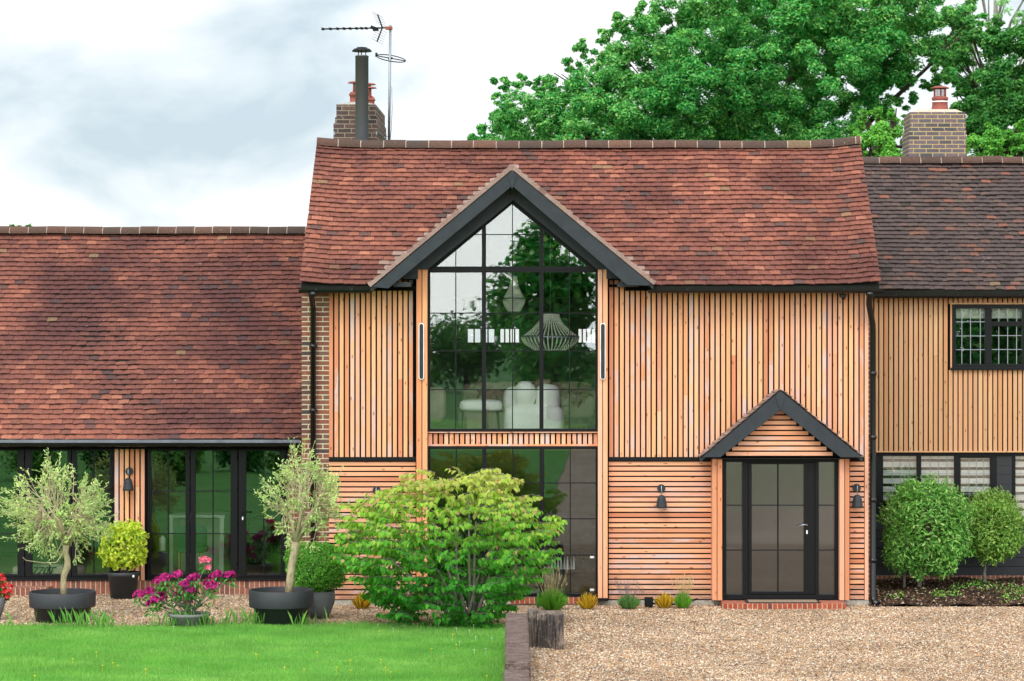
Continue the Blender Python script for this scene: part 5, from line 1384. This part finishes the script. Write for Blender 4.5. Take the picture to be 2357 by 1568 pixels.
# box ball in round pot
bp = thing('round_pot', 'rounded grey pot standing behind the right olive tub', 'plant pot', (PX(733, -1.9), -1.9, 0))
m = MB(); k = (DIST-1.9)/F; h = PZ(1360, -1.9)
m.lathe((PX(733, -1.9), -1.9, 0), [(.05, 0), (20*k, 0), (30*k, h*.25), (37.5*k, h*.6), (38.5*k, h*.8), (37.5*k, h), (34.5*k, h), (33*k, h*.85)], 40); m.build('vessel', M['pot_grey'], bp)
m = MB(); m.lathe((PX(733, -1.9), -1.9, h-.06), [(34*k, 0), (.001, .01)], 24); m.build('soil', M['soilpot'], bp)
bb = thing('box_ball', 'clipped round box bush of small glossy leaves in the grey pot', 'shrub', (PX(728, -1.9), -1.9, h-.05))
dome_shrub(bb, P(728, 1306, -1.9), (.47, .44, .40), 12000, .034, .023, M['box_leaf'], 21, bumpamp=.22, shell=.70)
m = MB()
for a in range(6): m.tube([Vector((PX(731, -1.9)+.02*math.cos(a), -1.9+.02*math.sin(a), h-.06)), P(728+10*math.cos(a), 1330, -1.9+.08*math.sin(a)), P(728+32*math.cos(a), 1300, -1.9+.2*math.sin(a))], [.014, .01, .005], 5)
m.ball(P(728, 1308, -1.9), .27, .25, .22); m.build('stems', M['bark_grey'], bb)
# yellow shrub in black nursery pot
ny = .42
T = thing('nursery_pot', 'black plastic nursery pot under the yellow-green shrub', 'plant pot', (PX(284, ny), ny, .06)); k = (DIST+ny)/F; h = PZ(1316, ny)
m = MB(); z0 = gz(-6.8, ny)
m.lathe((PX(284, ny), ny, z0), [(.03, 0), (29*k, 0), (34*k, h-z0-.07), (36.5*k, h-z0-.065), (37*k, h-z0), (35*k, h-z0), (33*k, h-z0-.06)], 36); m.build('vessel', M['pot_dark'], T)
m = MB(); m.lathe((PX(284, ny), ny, h-.05), [(33*k, 0), (.001, .01)], 20); m.build('soil', M['soilpot'], T)
m = MB(); m.pb(305, 309, 1324, 1329, ny-.235, ny-.23); m.build('plant_label', M['white_metal'], T)
ys = thing('yellow_shrub', 'bushy yellow-green leaved shrub in a black nursery pot', 'shrub', (PX(284, ny), ny, h))
g = np.random.default_rng(4); n = 3600
C0 = P(285, 1255, ny); d = norm(g.normal(size=(n, 3))); q = g.uniform(.35, 1.05, n)**.6
d2 = np.sign(d)*np.abs(d)**.75
Pp = np.array(list(C0))+d2*np.array([.36, .33, .37])*q[:, None]*(1+.12*np.sin(d[:, 0]*9+1)*np.sin(d[:, 2]*7))[:, None]
nrm = norm(d*.6+np.array([0, -.2, .6])+g.normal(0, .4, (n, 3))); ld = norm(np.cross(nrm, g.normal(size=(n, 3)))+np.array([0, 0, -.4]))
leaves('foliage', Pp, ld, nrm, .068*g.uniform(.7, 1.2, n), .036*g.uniform(.8, 1.2, n), M['yellow_leaf'], ys)
m = MB()
for a in range(9): m.tube([Vector((C0.x+.04*math.cos(a), ny+.04*math.sin(a), h-.05)), C0+Vector((.14*math.cos(a), .12*math.sin(a), -.1)), C0+Vector((.26*math.cos(a*1.3), .22*math.sin(a), .2))], [.009, .007, .003], 5)
m.build('stems', M['bark_grey'], ys)

# rhododendron
ry = -3.0
T = thing('low_stone_pot', 'low grey ribbed bowl pot holding the rhododendron', 'plant pot', (PX(435, ry), ry, 0)); k = (DIST+ry)/F; h = PZ(1411, ry)
m = MB(); m.lathe((PX(435, ry), ry, 0), [(.05, 0), (40*k, 0), (45*k, h-.05), (48.5*k, h-.04), (49*k, h), (46*k, h), (43*k, h-.05)], 40); m.build('vessel', M['pot_stone'], T)
m = MB(); m.lathe((PX(435, ry), ry, h-.03), [(45*k, 0), (.001, .01)], 20); m.build('soil', M['soilpot'], T)
rh = thing('rhododendron', 'rhododendron with magenta flower heads and one pink head at the top', 'flowering shrub', (PX(435, ry), ry, h))
fl_px = [(322, 1370), (346, 1362), (358, 1382), (368, 1338), (380, 1330), (374, 1350), (408, 1324), (441, 1335), (447, 1330), (495, 1330), (500, 1322), (480, 1342), (488, 1350), (530, 1325), (425, 1362), (437, 1358), (432, 1385), (347, 1392), (368, 1376), (424, 1345), (410, 1372)]
base = Vector((PX(435, ry), ry, h-.02)); m = MB(); FC = []; FD = []; FN = []; LC = []; LD = []; LN = []
g = np.random.default_rng(31)
pinks = (471, 1296)
def truss(c, rad, nf, FC, FD, FN):
    for _ in range(nf):
        d = g.normal(size=3); d /= np.linalg.norm(d); d[2] = abs(d[2])*.9-.15
        cc = np.array(list(c))+d*rad*g.uniform(.6, 1)
        for p in range(5):
            t = g.normal(size=3); t -= d*np.dot(t, d); t /= np.linalg.norm(t)
            FC.append(cc+t*.014); FD.append(t+d*.5); FN.append(d+g.normal(0, .15, 3))
for i, (px, py) in enumerate(fl_px+[pinks]):
    y_ = ry+random.uniform(-.25, .25); tipp = P(px, py, y_)
    mid = base.lerp(tipp, .5)+Vector((0, 0, -.04)); m.tube([base+Vector((random.uniform(-.06, .06), random.uniform(-.06, .06), 0)), mid, tipp], [.011, .008, .005], 5)
    if (px, py) != pinks: truss(tipp, .085 if i % 3 else .105, 34, FC, FD, FN)
    for q in range(13):
        a = q*2.39+i; o_ = Vector((math.cos(a), math.sin(a), -.35-.25*random.random())); o_.normalize()
        off = Vector((0, 0, -.03-.05*(q % 3)*.8)); LC.append(tipp+off+o_*.075); LD.append(o_); LN.append(Vector((0, 0, 1))+Vector(g.normal(0, .25, 3)))
m.build('stems', M['bark_grey'], rh)
for i in range(150):
    y_ = ry+random.uniform(-.25, .25); p = P(random.uniform(360, 500), random.uniform(1335, 1400), y_); a = random.uniform(0, 6.28); o_ = Vector((math.cos(a), math.sin(a), -.5))
    LC.append(p); LD.append(o_); LN.append(Vector((0, 0, 1))+Vector(g.normal(0, .3, 3)))
A3 = lambda L: np.array([list(v) for v in L])
leaves('foliage', A3(LC), A3(LD), A3(LN), .105*g.uniform(.8, 1.15, len(LC)), .036, M['rhodo_leaf'], rh)
leaves('flower_heads', A3(FC), A3(FD), A3(FN), .040, .032, M['magenta'], rh)
FC, FD, FN = [], [], []; truss(P(471, 1292, ry), .09, 44, FC, FD, FN); truss(P(480, 1308, ry), .05, 12, FC, FD, FN)
leaves('pink_flower_head', A3(FC), A3(FD), A3(FN), .036, .03, M['pinkp'], rh)
# red flowering plant at the left edge
T = thing('tall_grey_pot', 'pale grey tapered pot cut by the left edge of the picture', 'plant pot', (PX(-16, -2.2), -2.2, 0)); k = (DIST-2.2)/F; h = PZ(1374, -2.2)
m = MB(); m.lathe((PX(-16, -2.2), -2.2, 0), [(.05, 0), (14*k, 0), (22*k, h*.35), (31*k, h), (28*k, h), (26*k, h-.06)], 32); m.build('vessel', M['pot_grey'], T)
rp_ = thing('red_geranium', 'red and coral flowering plant in the tapered grey pot', 'flowering plant', (PX(-16, -2.2), -2.2, h))
FC, FD, FN = [], [], []
for (px, py, q) in ((0, 1340, .05), (8, 1333, .035), (14, 1345, .03), (6, 1350, .05), (10, 1362, .06), (0, 1372, .07), (20, 1362, .05), (26, 1350, .02), (-15, 1350, .08), (-20, 1370, .07), (4, 1326, .03), (18, 1375, .04)): truss(P(px, py, -2.25), q, 16, FC, FD, FN)
leaves('flower_heads', A3(FC), A3(FD), A3(FN), .03, .024, M['redp'], rp_)
dome_shrub(rp_, P(-14, 1362, -2.15), (.24, .2, .2), 900, .05, .035, M['rhodo_leaf'], 41)

# big viburnum bush in the middle
vy = -3.0
vb = thing('viburnum_bush', 'large spreading light-green bush in tiers before the lower window', 'bush', (PX(1035, vy), vy, 0))
g = np.random.default_rng(8); LC = []; LD = []; LN = []; TT = []; m = MB()
C0 = P(1035, 1300, vy)
outline = [(1098, 985, 1165), (1125, 890, 1200), (1150, 850, 1225), (1175, 830, 1250), (1200, 795, 1290), (1225, 790, 1292), (1250, 785, 1262), (1275, 782, 1290), (1300, 795, 1285), (1325, 800, 1255), (1350, 850, 1225), (1375, 860, 1195), (1400, 868, 1185), (1425, 880, 1150)]
sprays = []
for _ in range(760):
    py = g.uniform(1102, 1432)
    for q in range(len(outline)-1):
        if outline[q][0] <= py <= outline[q+1][0]:
            t = (py-outline[q][0])/(outline[q+1][0]-outline[q][0]); a = outline[q][1]*(1-t)+outline[q+1][1]*t; b = outline[q][2]*(1-t)+outline[q+1][2]*t
            break
    else: a, b = 985, 1150
    py = py+4*math.sin(py*.3)-10*abs(g.normal())*(py < 1200)
    a += g.normal(0, 9); b += g.normal(-14, 8); half = (b-a)/2; c_ = (a+b)/2; u = g.uniform(-1, 1); dmax = math.sqrt(max(0, 1-u*u))*1.15*half*37/6000
    yy = vy-.15+g.uniform(-1, 1)*dmax*.85
    sprays.append((c_+u*half, py, yy, abs(u)))
for (px, py, yy, u) in sprays:
    if yy < vy and any(abs(px-sx_-(1400-py)*sl_) < 13 and y0_ < py < y1_ for sx_, sl_, y0_, y1_ in ((1072, -.10, 1210, 1420), (1092, .08, 1250, 1400), (1040, -.35, 1230, 1330))) and g.random() < .85: continue
    c = P(px, py, yy); az = math.atan2(c.y-vy, c.x-C0.x)+g.normal(0, .5)
    dv = Vector((math.cos(az), math.sin(az), .12+g.normal(0, .12))); Lb = g.uniform(.18, .34); s0 = c-dv*Lb*.5; e0 = c+dv*Lb*.5
    m.tube([s0, c+Vector((0, 0, .015)), e0], [.005, .0035, .002], 4, False)
    side = Vector((-math.sin(az), math.cos(az), 0)); nl = 15
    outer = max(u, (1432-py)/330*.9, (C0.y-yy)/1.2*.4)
    for q in range(nl):
        t = q/(nl-1); sg = 1 if q % 2 else -1; p = s0.lerp(e0, t)+side*sg*(.035+.035*g.random())
        ld = side*sg*.75+dv*.5+Vector((0, 0, -.5-.9*g.random())); LC.append(p+Vector((0, 0, g.normal(0, .012)-.015))+ld.normalized()*.02); LD.append(ld); LN.append(Vector((0, -.15, 1))+side*sg*.5+Vector(g.normal(0, .25, 3)))
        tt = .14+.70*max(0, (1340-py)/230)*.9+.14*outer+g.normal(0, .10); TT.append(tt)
m.build('twigs', M['bark_grey'], vb)
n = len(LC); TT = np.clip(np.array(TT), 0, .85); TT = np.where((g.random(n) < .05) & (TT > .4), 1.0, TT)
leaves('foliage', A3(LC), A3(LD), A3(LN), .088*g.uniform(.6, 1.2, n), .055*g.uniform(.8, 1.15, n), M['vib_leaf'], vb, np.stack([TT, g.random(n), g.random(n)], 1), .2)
m = MB()
for (bx, ex, ey_) in ((1065, 1050, 1210), (1085, 1095, 1200), (1075, 1020, 1240), (1060, 960, 1230), (1090, 1160, 1240), (1070, 1110, 1300), (1050, 900, 1290), (1095, 1220, 1260), (1078, 1080, 1130), (1062, 985, 1170), (1085, 1150, 1180)):
    b0 = Vector((PX(bx, vy), vy+random.uniform(-.12, .2), 0)); e_ = P(ex, ey_, vy+random.uniform(-.4, .4)); mid = b0.lerp(e_, .5)+Vector((0, 0, .12))+Vector((random.uniform(-.05, .05), 0, 0))
    m.tube([b0, b0.lerp(mid, .5)+Vector((.02, 0, .05)), mid, e_], [.03, .024, .018, .008], 7)
m.build('stems', M['bark_grey'], vb)

# right bed shrubs
s1 = thing('clipped_shrub', 'large rounded green shrub on short stems in the bed before the set-back wing', 'shrub', (PX(2112, 1.7), 1.7, .06), 'rounded shrubs in the bed')
def willow(T, C, rad, n, seed, mat, box=1.0):
    dome_shrub(T, C, rad, n, .082, .027, mat, seed, bumpamp=.24, shell=.62, up=.6, outw=.6, box=box)
    g = np.random.default_rng(seed+1); k = 260; d = norm(g.normal(size=(k, 3))); d[:, 2] = np.abs(d[:, 2])*.9+.0; d = norm(d)
    LC, LD, LN = [], [], []; m = MB()
    for i in range(k):
        p = Vector(C)+Vector((d[i, 0]*rad[0], d[i, 1]*rad[1], d[i, 2]*rad[2]))*.95; v = (Vector(d[i])*.6+Vector((0, 0, .7))+Vector(g.normal(0, .25, 3))).normalized(); L = g.uniform(.06, .17)
        m.tube([p, p+v*L], [.003, .0015], 3, False)
        for q in range(7): 
            t = q/6; a = q*2.4; o_ = (v*.9+Vector((math.cos(a), math.sin(a), 0))*.7); LC.append(p+v*L*t+o_.normalized()*.02); LD.append(o_); LN.append(Vector((0, -.2, 1))+Vector(g.normal(0, .3, 3)))
    leaves('shoots', A3(LC), A3(LD), A3(LN), .052, .014, mat, T, np.stack([np.clip(g.normal(.75, .15, len(LC)), 0, 1)]*3, 1))
    m.ball(C, rad[0]*.62, rad[1]*.62, rad[2]*.6, 20, 14); m.build('inner_twigs', M['bark_oak'], T)
willow(s1, P(2131, 1212, 1.7), (.74, .64, .76), 13000, 51, M['shrub_leaf'], .82)
m = MB()
for (a, b, c_, d_, r0) in ((2112, 1366, 2124, 1300, .035), (2081, 1352, 2083, 1290, .022)): m.tube([P(a, b, 1.7)-Vector((0, 0, .05)), P((a+c_)/2, (b+d_)/2, 1.7), P(c_, d_-30, 1.7)], [r0*1.2, r0, r0*.8], 8)
m.build('trunk', M['bark_grey'], s1)
s2 = thing('clipped_shrub', 'smaller round yellow-green standard shrub on a single stem in the bed', 'shrub', (PX(2266, 2.3), 2.3, .1), 'rounded shrubs in the bed')
M['shrub_leaf2'] = leafmat('yellowish_shrub_leaves', ['5E9038', '7CA648', '98BC58', '6A9A40', 'B4CC6C'], .3, .22, .4)
willow(s2, P(2284, 1215, 2.3), (.47, .44, .55), 7000, 55, M['shrub_leaf2'], .88)
m = MB(); m.tube([P(2268, 1352, 2.3)-Vector((0, 0, .05)), P(2266, 1320, 2.3), P(2268, 1290, 2.3), P(2275, 1250, 2.3)], [.028, .024, .022, .02], 8); m.build('trunk', M['bark_grey'], s2)
# weeds and small ground plants in the bed
g = np.random.default_rng(61); n = 900; cc = [(2190, 1370), (2160, 1368), (2240, 1345), (2300, 1360), (2330, 1355), (2350, 1365), (2060, 1372), (2210, 1352), (2270, 1350), (2320, 1378)]
LC = []
for i in range(n):
    px, py = cc[g.integers(len(cc))]; py += g.normal(0, 3); px += g.normal(0, 14); d = (EYE-.12)*F/(max(py, 1345)-CY); LC.append([(px-CX)/F*d, d-DIST, .1+abs(g.normal(0, .05))])
LC = np.array(LC)[:500]; n = 500; o = leaves('weeds', LC, rdir(n)+np.array([0, 0, .4]), rdir(n)+np.array([0, 0, 1]), .034, .018, M['box_leaf']); tag(o, 'small green weeds scattered on the dark soil of the bed', 'weeds', kind='stuff')
# tufts on the gravel before the wall
def tuft(name, label, cat, px, py, y, w, h, n, mat, seed, heads=None, hh=0, hn=0, group=None, wid=.004):
    x = PX(px, y); T = thing(name, label, cat, (x, y, 0), group); g = np.random.default_rng(seed)
    a = g.uniform(0, 6.28, n); sp = g.uniform(0, 1, n)**.6; b = np.stack([x+np.cos(a)*sp*w*.35, y+np.sin(a)*sp*w*.35, np.zeros(n)], 1)
    tip = np.stack([x+np.cos(a)*sp*w, y+np.sin(a)*sp*w, h*(1-.45*sp**2)*g.uniform(.7, 1.1, n)], 1)
    D = tip-b; C = (tip+b)/2; Ls = np.linalg.norm(D, axis=1); NN = np.cross(D, rdir(n)); leaves('leaves', C, D, NN, Ls, wid*2*g.uniform(.8, 1.5, n), mat, T, curl=.04)
    if heads:
        m = MB(); HC = []; HD = []
        for i in range(hn):
            aa = g.uniform(0, 6.28); s_ = g.uniform(0, 1)**.6; p0 = Vector((x+math.cos(aa)*s_*w*.3, y+math.sin(aa)*s_*w*.3, 0)); p1 = Vector((x+math.cos(aa)*s_*w*1.1, y+math.sin(aa)*s_*w*1.1, hh*g.uniform(.65, 1.05)))
            m.tube([p0, p0.lerp(p1, .5)+Vector((0, 0, .02)), p1], [.0016, .0014, .001], 3, False)
            for q in range(5): HC.append(list(p1+Vector((0, 0, -.012*q)))); HD.append([g.normal(0, .3), g.normal(0, .3), 1])
        m.build('stalks', heads, T); HC = np.array(HC); leaves('seed_heads', HC, np.array(HD), rdir(len(HC)), .02, .008, heads, T)
    return T
tuft('lavender_clump', 'large bright green lavender clump with beige seed stalks by the sleeper wall', 'lavender', 1271, 1395, -.75, .27, .34, 800, M['lav'], 71, M['seedhead'], .62, 70, 'clumps along the wall foot')
tuft('heather_clump', 'yellow-tipped heather clump just left of the window post foot', 'heather', 1353, 1405, -.62, .20, .27, 190, M['heather'], 72, None, 0, 0, 'clumps along the wall foot', .007)
tuft('lavender_clump', 'grey-green lavender clump with faded purple stalks beneath the horizontal battens', 'lavender', 1447, 1405, -.60, .21, .24, 600, M['lav2'], 73, M['purpleh'], .42, 60, 'clumps along the wall foot')
tuft('heather_clump', 'yellow-tipped heather clump right of the black garden spotlight', 'heather', 1530, 1402, -.50, .18, .26, 190, M['heather'], 74, None, 0, 0, 'clumps along the wall foot', .007)
tuft('lavender_clump', 'small round green lavender clump with tall pale seed stalks near the porch', 'lavender', 1572, 1402, -.50, .16, .26, 600, M['lav'], 75, M['seedhead'], .50, 60, 'clumps along the wall foot')
tuft('heather_clump', 'yellow heather clump left of the large green bush', 'heather', 833, 1405, -.6, .2, .27, 190, M['heather'], 76, None, 0, 0, 'clumps along the wall foot', .007)
tuft('iris_clump', 'narrow upright blue-green leaves left of the large lavender', 'plant', 1238, 1392, -.55, .04, .30, 40, M['lav2'], 77, None, 0, 0, None, .008)
# garden spotlights
for px, py, lb in ((1494, 1383, 'black garden spotlight lying on the gravel under the horizontal battens'), (1243, 1372, 'black garden spotlight on a spike left of the large lavender clump'), (1352, 1366, 'black garden spotlight spike behind the heather left of the post')):
    y = -.35; c = P(px, py, y); T = thing('garden_spotlight', lb, 'spotlight', (c.x, y, 0), 'black garden spotlights')
    if px == 1494:
        m = MB(); m.box(c.x-.07, c.x+.06, y-.06, y+.05, .02, .16); m.build('housing', M['black'], T, .012); m = MB(); m.tube([(c.x+.05, y+.1, .05), (c.x+.35, y+.15, .03), (c.x+.6, y+.2, .06), (c.x+.75, y+.22, .11)], .014, 6); m.build('cable', M['black'], T)
    else:
        m = MB(); m.tube([(c.x, y, -.02), (c.x, y, .16)], .008, 6); m.build('spike', M['black'], T); m = MB(); m.tube([(c.x, y+.03, .15), (c.x+.02, y-.05, .21)], [.026, .04], 12); m.build('housing', M['black'], T)

# ================================================================= TREES
def blob_tree(name, label, base, poly, y0, ydep, spacing, rblob, nsub, nleaf, leafL, mat, seed, barkm, group=None, limbs=26, fl=.75):
    """crown built of leafy clumps spread through a volume; limbs run from the trunk into them"""
    g = np.random.default_rng(seed); T = thing(name, label, 'tree', tuple(base), group)
    P2 = np.array(poly, float); x0, x1 = P2[:, 0].min(), P2[:, 0].max(); a0, a1 = P2[:, 1].min(), P2[:, 1].max()
    def inside(px, py):
        c = False; j = len(P2)-1
        for i in range(len(P2)):
            if ((P2[i, 1] > py) != (P2[j, 1] > py)) and (px < (P2[j, 0]-P2[i, 0])*(py-P2[i, 1])/(P2[j, 1]-P2[i, 1])+P2[i, 0]): c = not c
            j = i
        return c
    def edged(px, py):
        d = 1e9
        for i in range(len(P2)):
            A = P2[i-1]; B = P2[i]; AB = B-A; t = np.clip(np.dot([px-A[0], py-A[1]], AB)/max(np.dot(AB, AB), 1e-6), 0, 1); d = min(d, np.hypot(*(np.array([px, py])-(A+AB*t))))
        return d
    pts = []; tries = 0
    while tries < 6000:
        tries += 1; px, py = g.uniform(x0, x1), g.uniform(a0, a1)
        if not inside(px, py): continue
        if any((px-q[0])**2+(py-q[1])**2 < spacing**2 for q in pts): continue
        pts.append((px, py, edged(px, py)))
    k = (DIST+y0)/F; Cc = []; Dd = []; Nn = []; rr = []; cen = []
    for (px, py, ed) in pts:
        R0 = min(rblob*g.uniform(.8, 1.2), max(ed*1.05, rblob*.35)); dep = math.sqrt(min(1, ed/150+.05))*ydep
        yy = y0+g.uniform(-1, .7)*dep; c = np.array([PX(px, yy), yy, PZ(py, yy)]); cen.append((c, R0*k))
        tone = g.uniform(-.15, .15)
        for s in range(nsub):
            d = g.normal(size=3); d /= np.linalg.norm(d); d[1] = -abs(d[1])*.8+.2*g.normal(); cs = c+d*R0*k*g.uniform(.5, 1)*np.array([1, 1, .85]); rs_ = R0*k*g.uniform(.26, .42)
            nn = int(nleaf*(R0/rblob)**1.2*g.uniform(.7, 1.3)); dd = norm(g.normal(size=(nn, 3))); q = g.random(nn)**.45
            p = cs+dd*rs_*q[:, None]*np.array([1, 1, .7])
            Cc.append(p); nr = norm(dd*.5+np.array([0, -.15, .8])+g.normal(0, .4, (nn, 3))); Nn.append(nr); Dd.append(np.cross(nr, g.normal(size=(nn, 3)))+dd*.4)
            rr.append(np.clip(g.normal(.5+tone, .24, nn), 0, 1))
    Cc = np.concatenate(Cc); Dd = np.concatenate(Dd); Nn = np.concatenate(Nn); r_ = np.concatenate(rr); n = len(Cc)
    leaves('crown', Cc, Dd, Nn, leafL*g.uniform(.6, 1.25, n), leafL*.5*g.uniform(.8, 1.2, n), mat, T, np.stack([r_, g.random(n), g.random(n)], 1))
    m = MB(); b = Vector(base); ctr = Vector(np.mean([c for c, _ in cen], axis=0)); top = Vector((b.x*.6+ctr.x*.4, b.y, ctr.z+.5))
    hgt = top.z-b.z; tw_ = .4 if y0 > 35 else 1; m.tube([b, b+Vector((.1, 0, hgt*.3)), b.lerp(top, .6), top], [hgt*.03*tw_, hgt*.024*tw_, hgt*.018*tw_, hgt*.008*tw_], 10)
    idx = g.choice(len(cen), min(limbs, len(cen)), replace=False)
    for i in idx:
        c, R0 = cen[i]; c = Vector(c); s = b.lerp(top, g.uniform(.35, .9)); mid = s.lerp(c, .5)+Vector((0, 0, .25))+Vector(g.normal(0, .25, 3))
        m.tube([s, mid, c], [hgt*.010*tw_, hgt*.007*tw_, .02], 6)
        for _ in range(3): e = c+Vector(g.normal(0, R0*.5, 3)); m.tube([mid.lerp(c, .6), e], [.03, .012], 4, False)
    m.build('trunk', barkm, T); return n
oakp = [(1072, 335), (1085, 292), (1125, 272), (1150, 190), (1205, 182), (1240, 200), (1275, 160), (1330, 112), (1378, 108), (1385, 62), (1440, 38), (1478, 8), (1500, -60), (1700, -130), (2060, -110), (2210, -40), (2262, 55), (2245, 110), (2200, 145), (2196, 190), (2120, 235), (2080, 262), (1990, 310), (1960, 420), (1500, 450), (1090, 420)]
n1 = blob_tree('oak_tree', 'huge spreading oak rising behind the main roof', (PX(1680, 22), 23, -.06), oakp, 21, 3.4, 38, 72, 9, 200, .100, M['oak_leaf'], 101, M['bark_oak'])
n2 = blob_tree('broadleaf_tree', 'dark green tree behind the right chimney, cut by the right edge', (PX(2420, 17), 18, -.06), [(2180, 150), (2215, 80), (2290, 62), (2330, 52), (2400, 40), (2600, 60), (2640, 420), (2300, 420), (2215, 330), (2195, 230)], 16, 2.6, 34, 66, 9, 160, .105, M['oak_leaf2'], 102, M['bark_oak'])
n3 = blob_tree('broadleaf_tree', 'lighter green young tree between the main roof end and the right chimney', (PX(2030, 11), 12, -.06), [(1955, 300), (1990, 255), (2040, 262), (2090, 272), (2110, 300), (2100, 420), (1950, 430)], 11, 1.5, 28, 46, 8, 130, .09, M['oak_leaf3'], 103, M['bark_oak'])
n4 = blob_tree('broadleaf_tree', 'bright green low tree right of the right chimney', (PX(2300, 11), 12, -.06), [(2205, 330), (2240, 300), (2300, 290), (2380, 270), (2500, 280), (2520, 430), (2200, 430)], 11, 1.5, 28, 46, 8, 130, .09, M['oak_leaf3'], 104, M['bark_oak'])
n5 = blob_tree('birch_tree', 'pale sparse-leaved tree far behind at the top right corner', (PX(2290, 40), 42, -.06), [(2205, 30), (2240, -40), (2330, -80), (2480, -60), (2480, 90), (2330, 95), (2250, 80)], 40, 2, 48, 34, 5, 18, .20, M['pale_leaf'], 105, M['bark_grey'], None, 40)
n6 = blob_tree('distant_treetop', 'dark treetops peeping over the ridge of the low wing', (PX(40, 60), 62, -.06), [(-10, 640), (10, 545), (18, 514), (30, 522), (60, 516), (70, 513), (82, 530), (110, 640), (80, 720), (10, 720)], 60, .8, 18, 14, 5, 50, .25, M['oak_leaf2'], 106, M['bark_oak'])
print('LEAVES', n1, n2, n3, n4, n5, n6)
# what the windows reflect: shrubs by the drive, trees across the lawn behind the camera
def far_tree(name, label, base, h, w, n, leafL, mat, seed, group, low=.12):
    T = thing(name, label, 'tree', tuple(base), group); g = np.random.default_rng(seed); b = np.array(base, float)
    nb = 34; d = norm(g.normal(size=(nb, 3))); cen = b+np.array([0, 0, h*(.5+low/2)])+d*np.array([w*.36, w*.36, h*(.5-low/2)*.8])*g.uniform(.3, 1, (nb, 1))
    i = g.integers(nb, size=n); dd = norm(g.normal(size=(n, 3))); p = cen[i]+dd*(w*.17)*g.random((n, 1))**.4
    nr = norm(dd*.5+np.array([0, 0, .8])+g.normal(0, .4, (n, 3))); k_ = p[:, 2] > b[2]+.05
    rhombs('crown', p[k_], np.cross(nr, g.normal(size=(n, 3)))[k_], nr[k_], leafL, leafL*.7, mat, T)
    m = MB(); bb_ = Vector(base); m.tube([bb_, bb_+Vector((0, 0, h*.4)), bb_+Vector((0, 0, h*.85))], [h*.04, h*.028, .05], 8)
    for q in range(8): c = Vector(cen[q]); m.tube([bb_+Vector((0, 0, h*.3)), c], [h*.015, .04], 5)
    m.build('trunk', M['bark_oak'], T)
GR = 'trees across the lawn, seen as reflections'
gg = 'tall green tree across the lawn facing the house, seen only in the window reflections'
for i, (x, y, h, w) in enumerate([(-.5, -86, 10.6, 7), (4.5, -84, 12.5, 8), (10, -88, 12, 8), (16, -92, 12, 9), (23, -90, 11, 9), (-6.5, -150, 7.0, 12), (-16, -155, 7.5, 13), (-28, -150, 9, 14), (-40, -150, 9, 14), (-54, -150, 9, 14), (32, -110, 12, 13), (44, -120, 12, 13)]):
    far_tree('broadleaf_tree', gg, (x, y, -.05), h, w, 9000, .42, M['oak_leaf2'] if i % 2 else M['oak_leaf'], 200+i, GR, .05)
for i, (x, y, h, w) in enumerate([(-2.9, -21.5, 1.25, 1.5), (-1.7, -20.5, 1.15, 1.3), (-2.2, -23.5, 1.3, 1.5), (-4.2, -24, 1.2, 1.6), (-.6-.8, -25, 1.1, 1.2), (-15.5, -34, 1.9, 2.6), (-13.6, -36, 1.4, 2), (-11.2, -33, 1.5, 2.2), (-9.6, -36, 2.0, 2.4), (-7.9, -31, 1.1, 1.6), (-17.5, -44, 2.6, 3), (-12.5, -50, 2.6, 3.4), (-8.5, -52, 2.2, 3)]):
    far_tree('evergreen_bush', 'low evergreen bush on the lawn facing the house, seen only in the window reflections', (x, y, 0), h, w, 4500, .075 if x > -5 else .13, M['shrub_leaf'] if i % 2 else M['oak_leaf2'], 230+i, 'bushes seen as reflections', 0)

for o in bpy.data.objects:
    if '_o' in o: del o['_o']
